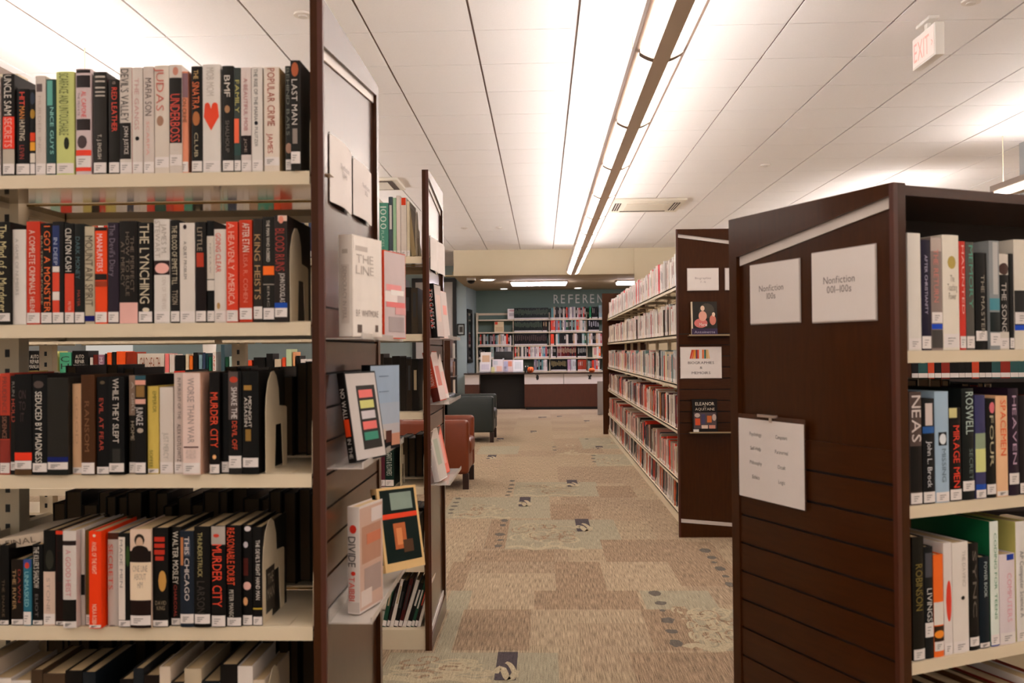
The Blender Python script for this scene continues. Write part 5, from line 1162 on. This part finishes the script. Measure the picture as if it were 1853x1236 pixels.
# ------------------------------------------------------------------ reference bookcase on the back wall
YR_ = 20.28
def rp(px, py): return hY(px, py, YR_)
def rx(zx): return rp(860+zx/6.504, 640).x
x0r = rx(12); bay = [rx(30), rx(452), rx(880), rx(1322), rx(1322)+(rx(1322)-rx(880))]
rf = empty('bookcase', loc=(x0r, YR_, 0)); tag(rf, 'wide cream bookcase of reference volumes along the back wall', 'bookcase')
zr = [rp(980, 550+v/6.504).z for v in (178, 327, 486, 634)] ; zr += [zr[-1]-.31, zr[-1]-.62, .08]
LBk = bay[-1]-x0r+.02; HTR = rp(870, 566).z
for i in range(len(bay)-1):
    for z in zr:
        g = MB(); g.box(bay[i]-x0r+.004, bay[i+1]-x0r-.004, 0, .3, z-.028, z, STEEL); g.build('shelf', rf)
for i, xb_ in enumerate(bay):
    g = MB(); g.box(xb_-x0r-.02 if i else 0, xb_-x0r+.003, .0 if i == 0 else .12, .31, 0, HTR, STEEL); g.build('upright_post', rf)
g = MB(); g.box(0, LBk, .29, .31, HTR-.05, HTR, STEEL); g.build('top_rail', rf)
GRN = ['16281f', '14241c']; MIX = ['cabfb4', 'd8402c', '1c1a1e', '8a8090', 'd8ccc8', '2f6a4c', 'b8b4ac', 'e0d8cc', '5a8a8c', '3a2a2c', 'c8a078', 'b05a5c', '8aa8a4', '4a4034']
DKR = ['1c1012', '24161a']; BK = ['14151a', '101014']; RD = ['7a1c1a', '5a1c22', '8a6a6c', '2a2e3c']; DMX = MIX + ['1c1a1e', '14151a', '2a2a2c', '3a2a2c']
segs = [  # row, x0, x1, colours, (h range), (w range), row label mark
 (0, 462, 868, GRN, (.26, .265), (.03, .0305), '44583c'), (0, 885, 1100, DMX, (.24, .28), (.025, .04), None), (0, 1100, 1345, MIX, (.24, .29), (.02, .045), None), (0, 1350, 1378, ['2f8a5c'], (.28, .29), (.035, .036), None), (0, 1380, 1458, BK, (.27, .275), (.03, .031), None), (0, 1460, 1500, ['8aa4a8'], (.3, .31), (.03, .04), None),
 (1, 462, 795, GRN, (.26, .265), (.0305, .031), '44583c'), (1, 797, 866, ['3a1c14'], (.28, .285), (.05, .055), 'a88a60'), (1, 892, 945, ['d84a38'], (.26, .27), (.03, .04), None), (1, 950, 1320, MIX, (.24, .29), (.025, .06), None), (1, 1335, 1480, BK, (.27, .275), (.045, .05), 'a8a8b0'),
 (2, 40, 440, MIX+['1c1a1e', '1c1a1e', 'c83a28'], (.22, .28), (.025, .045), None), (2, 464, 880, DKR, (.29, .295), (.045, .046), '4a3024'), (2, 890, 945, ['e84a30'], (.25, .26), (.03, .05), None), (2, 950, 1500, DMX, (.24, .28), (.025, .055), None),
 (3, 40, 130, BK, (.2, .24), (.03, .04), None), (3, 180, 222, ['9ab0a8'], (.28, .29), (.06, .07), None), (3, 225, 440, ['1c1a1e', 'c8c4c0', '8a8c90'], (.26, .29), (.03, .04), None), (3, 464, 880, MIX+['2f8a5c', 'd8d4cc', '4a8aa8'], (.24, .28), (.025, .045), None), (3, 890, 960, DMX, (.25, .27), (.03, .04), None), (3, 962, 1200, RD, (.25, .28), (.025, .04), 'b8a080'), (3, 1205, 1318, BK, (.24, .25), (.035, .04), 'a8a8a0'), (3, 1430, 1500, ['e8642c', 'd8d0c4'], (.24, .25), (.04, .05), None),
 (4, 690, 860, MIX+['3aa888'], (.24, .29), (.025, .04), None), (4, 890, 1085, BK, (.27, .28), (.03, .032), 'a08c5c'), (4, 1086, 1125, ['b890a8'], (.26, .27), (.03, .035), None), (4, 1126, 1205, ['c8c8c8', 'b8bcbc'], (.29, .3), (.035, .04), None), (4, 1206, 1310, ['a8402c', '9a3a24'], (.25, .26), (.035, .04), None), (4, 1312, 1500, MIX, (.22, .28), (.03, .05), None)]
cnt = {}
for row, sx0, sx1, cols, hs, wd, mk in segs:
    xa, xb = rx(sx0), rx(sx1); x = xa
    while True:
        w = rb.uniform(*wd); h = rb.uniform(*hs); h = min(h, .266+.002*h) if row else h; c = rb.choice(cols)
        if x+w > xb: break
        if any(x-.004 < b_-.001 and x+w > b_-.022 for b_ in bay[1:-1]): x += .01; continue
        g = MB(); simple_book(g, w, h, .2, c, None, True, mk or rb.choice(['8a8078', None, 'c8c0b8'])); o = g.build('reference_volume'); o.location = (x, YR_+.02, zr[row]+.0005); x += w+.0015
        cnt[row] = cnt.get(row, 0)+1
        tag(o, f"{cname(c)} reference volume, {ordn(cnt[row])} along {['top', 'second', 'third', 'fourth', 'fifth'][row]} shelf of the back bookcase", 'reference volume', 'reference volumes on the back wall')
for zx0, zx1, y0_, y1_, row, c, art, lb in ((345, 447, 55, 172, 0, 'ddd6d4', [('c88a90', .2, .8, .78, .86), ('b8b0b0', .2, .8, .3, .6)], 'white printed notice standing on the top shelf of the back bookcase'), (190, 300, 205, 325, 1, 'd8c49c', [('d84a30', .05, .35, .72, .98), ('c8b08a', .1, .9, .1, .5)], 'cream book facing out alone on the second shelf of the back bookcase'), (1340, 1432, 500, 630, 3, 'cfc4a8', [('c89088', .15, .85, .2, .8)], 'cream framed book facing out on the fourth shelf of the back bookcase')):
    a, b = rp(860+zx0/6.504, 0).x, rp(860+zx1/6.504, 0).x; h = rp(940, 550+y0_/6.504).z-zr[row]
    r = empty('display_book', loc=(a, YR_+.04, zr[row]+.001)); g = MB(); M_ = Matrix.Rotation(R(-6), 4, 'X'); g.box(0, b-a, 0, .02, .003, h, cov(c), M_); g.build('cover', r)
    g = MB()
    for c_, u0_, u1_, z0_, z1_ in art: g.box((b-a)*u0_, (b-a)*u1_, -.001, 0, h*z0_, h*z1_, cov(c_), M_)
    g.build('cover_print', r); tag(r, lb, 'book')

# ------------------------------------------------------------------ dark bookcase beyond the turned one, glimpsed under its top shelf
bx_ = empty('bookcase', loc=(1.95, 4.7, 0)); tag(bx_, 'dark bookcase glimpsed under the top shelf of the turned nonfiction bookcase', 'bookcase')
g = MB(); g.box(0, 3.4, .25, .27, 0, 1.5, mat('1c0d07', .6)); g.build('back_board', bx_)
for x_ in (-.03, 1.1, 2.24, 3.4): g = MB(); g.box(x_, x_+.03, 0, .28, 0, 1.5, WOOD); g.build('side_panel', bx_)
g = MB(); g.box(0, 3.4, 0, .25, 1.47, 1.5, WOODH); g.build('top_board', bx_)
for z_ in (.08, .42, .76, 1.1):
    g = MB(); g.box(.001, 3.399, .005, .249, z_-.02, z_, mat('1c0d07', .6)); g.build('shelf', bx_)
for z_ in (.76, 1.1):
    x_ = .01
    while x_ < 1.05:
        w = rnd.uniform(.03, .05); simple_book(REST, w, rnd.uniform(.2, .27), .17, rnd.choice(['d8d0c8', '1c1816', 'c84a2c', '2a2a30', '8a2a20', 'c8b8a0', '3a6a6a', '14120f', '14120f']), Matrix.Translation((1.95+x_, 4.72, z_+.0005)), True, 'b0a080'); x_ += w+.001
o = REST.build('books'); o['kind'] = 'stuff'; tag(o, 'partly shade-darkened books on the far faces of the bookcases, glimpsed through the gaps between shelves', 'books')
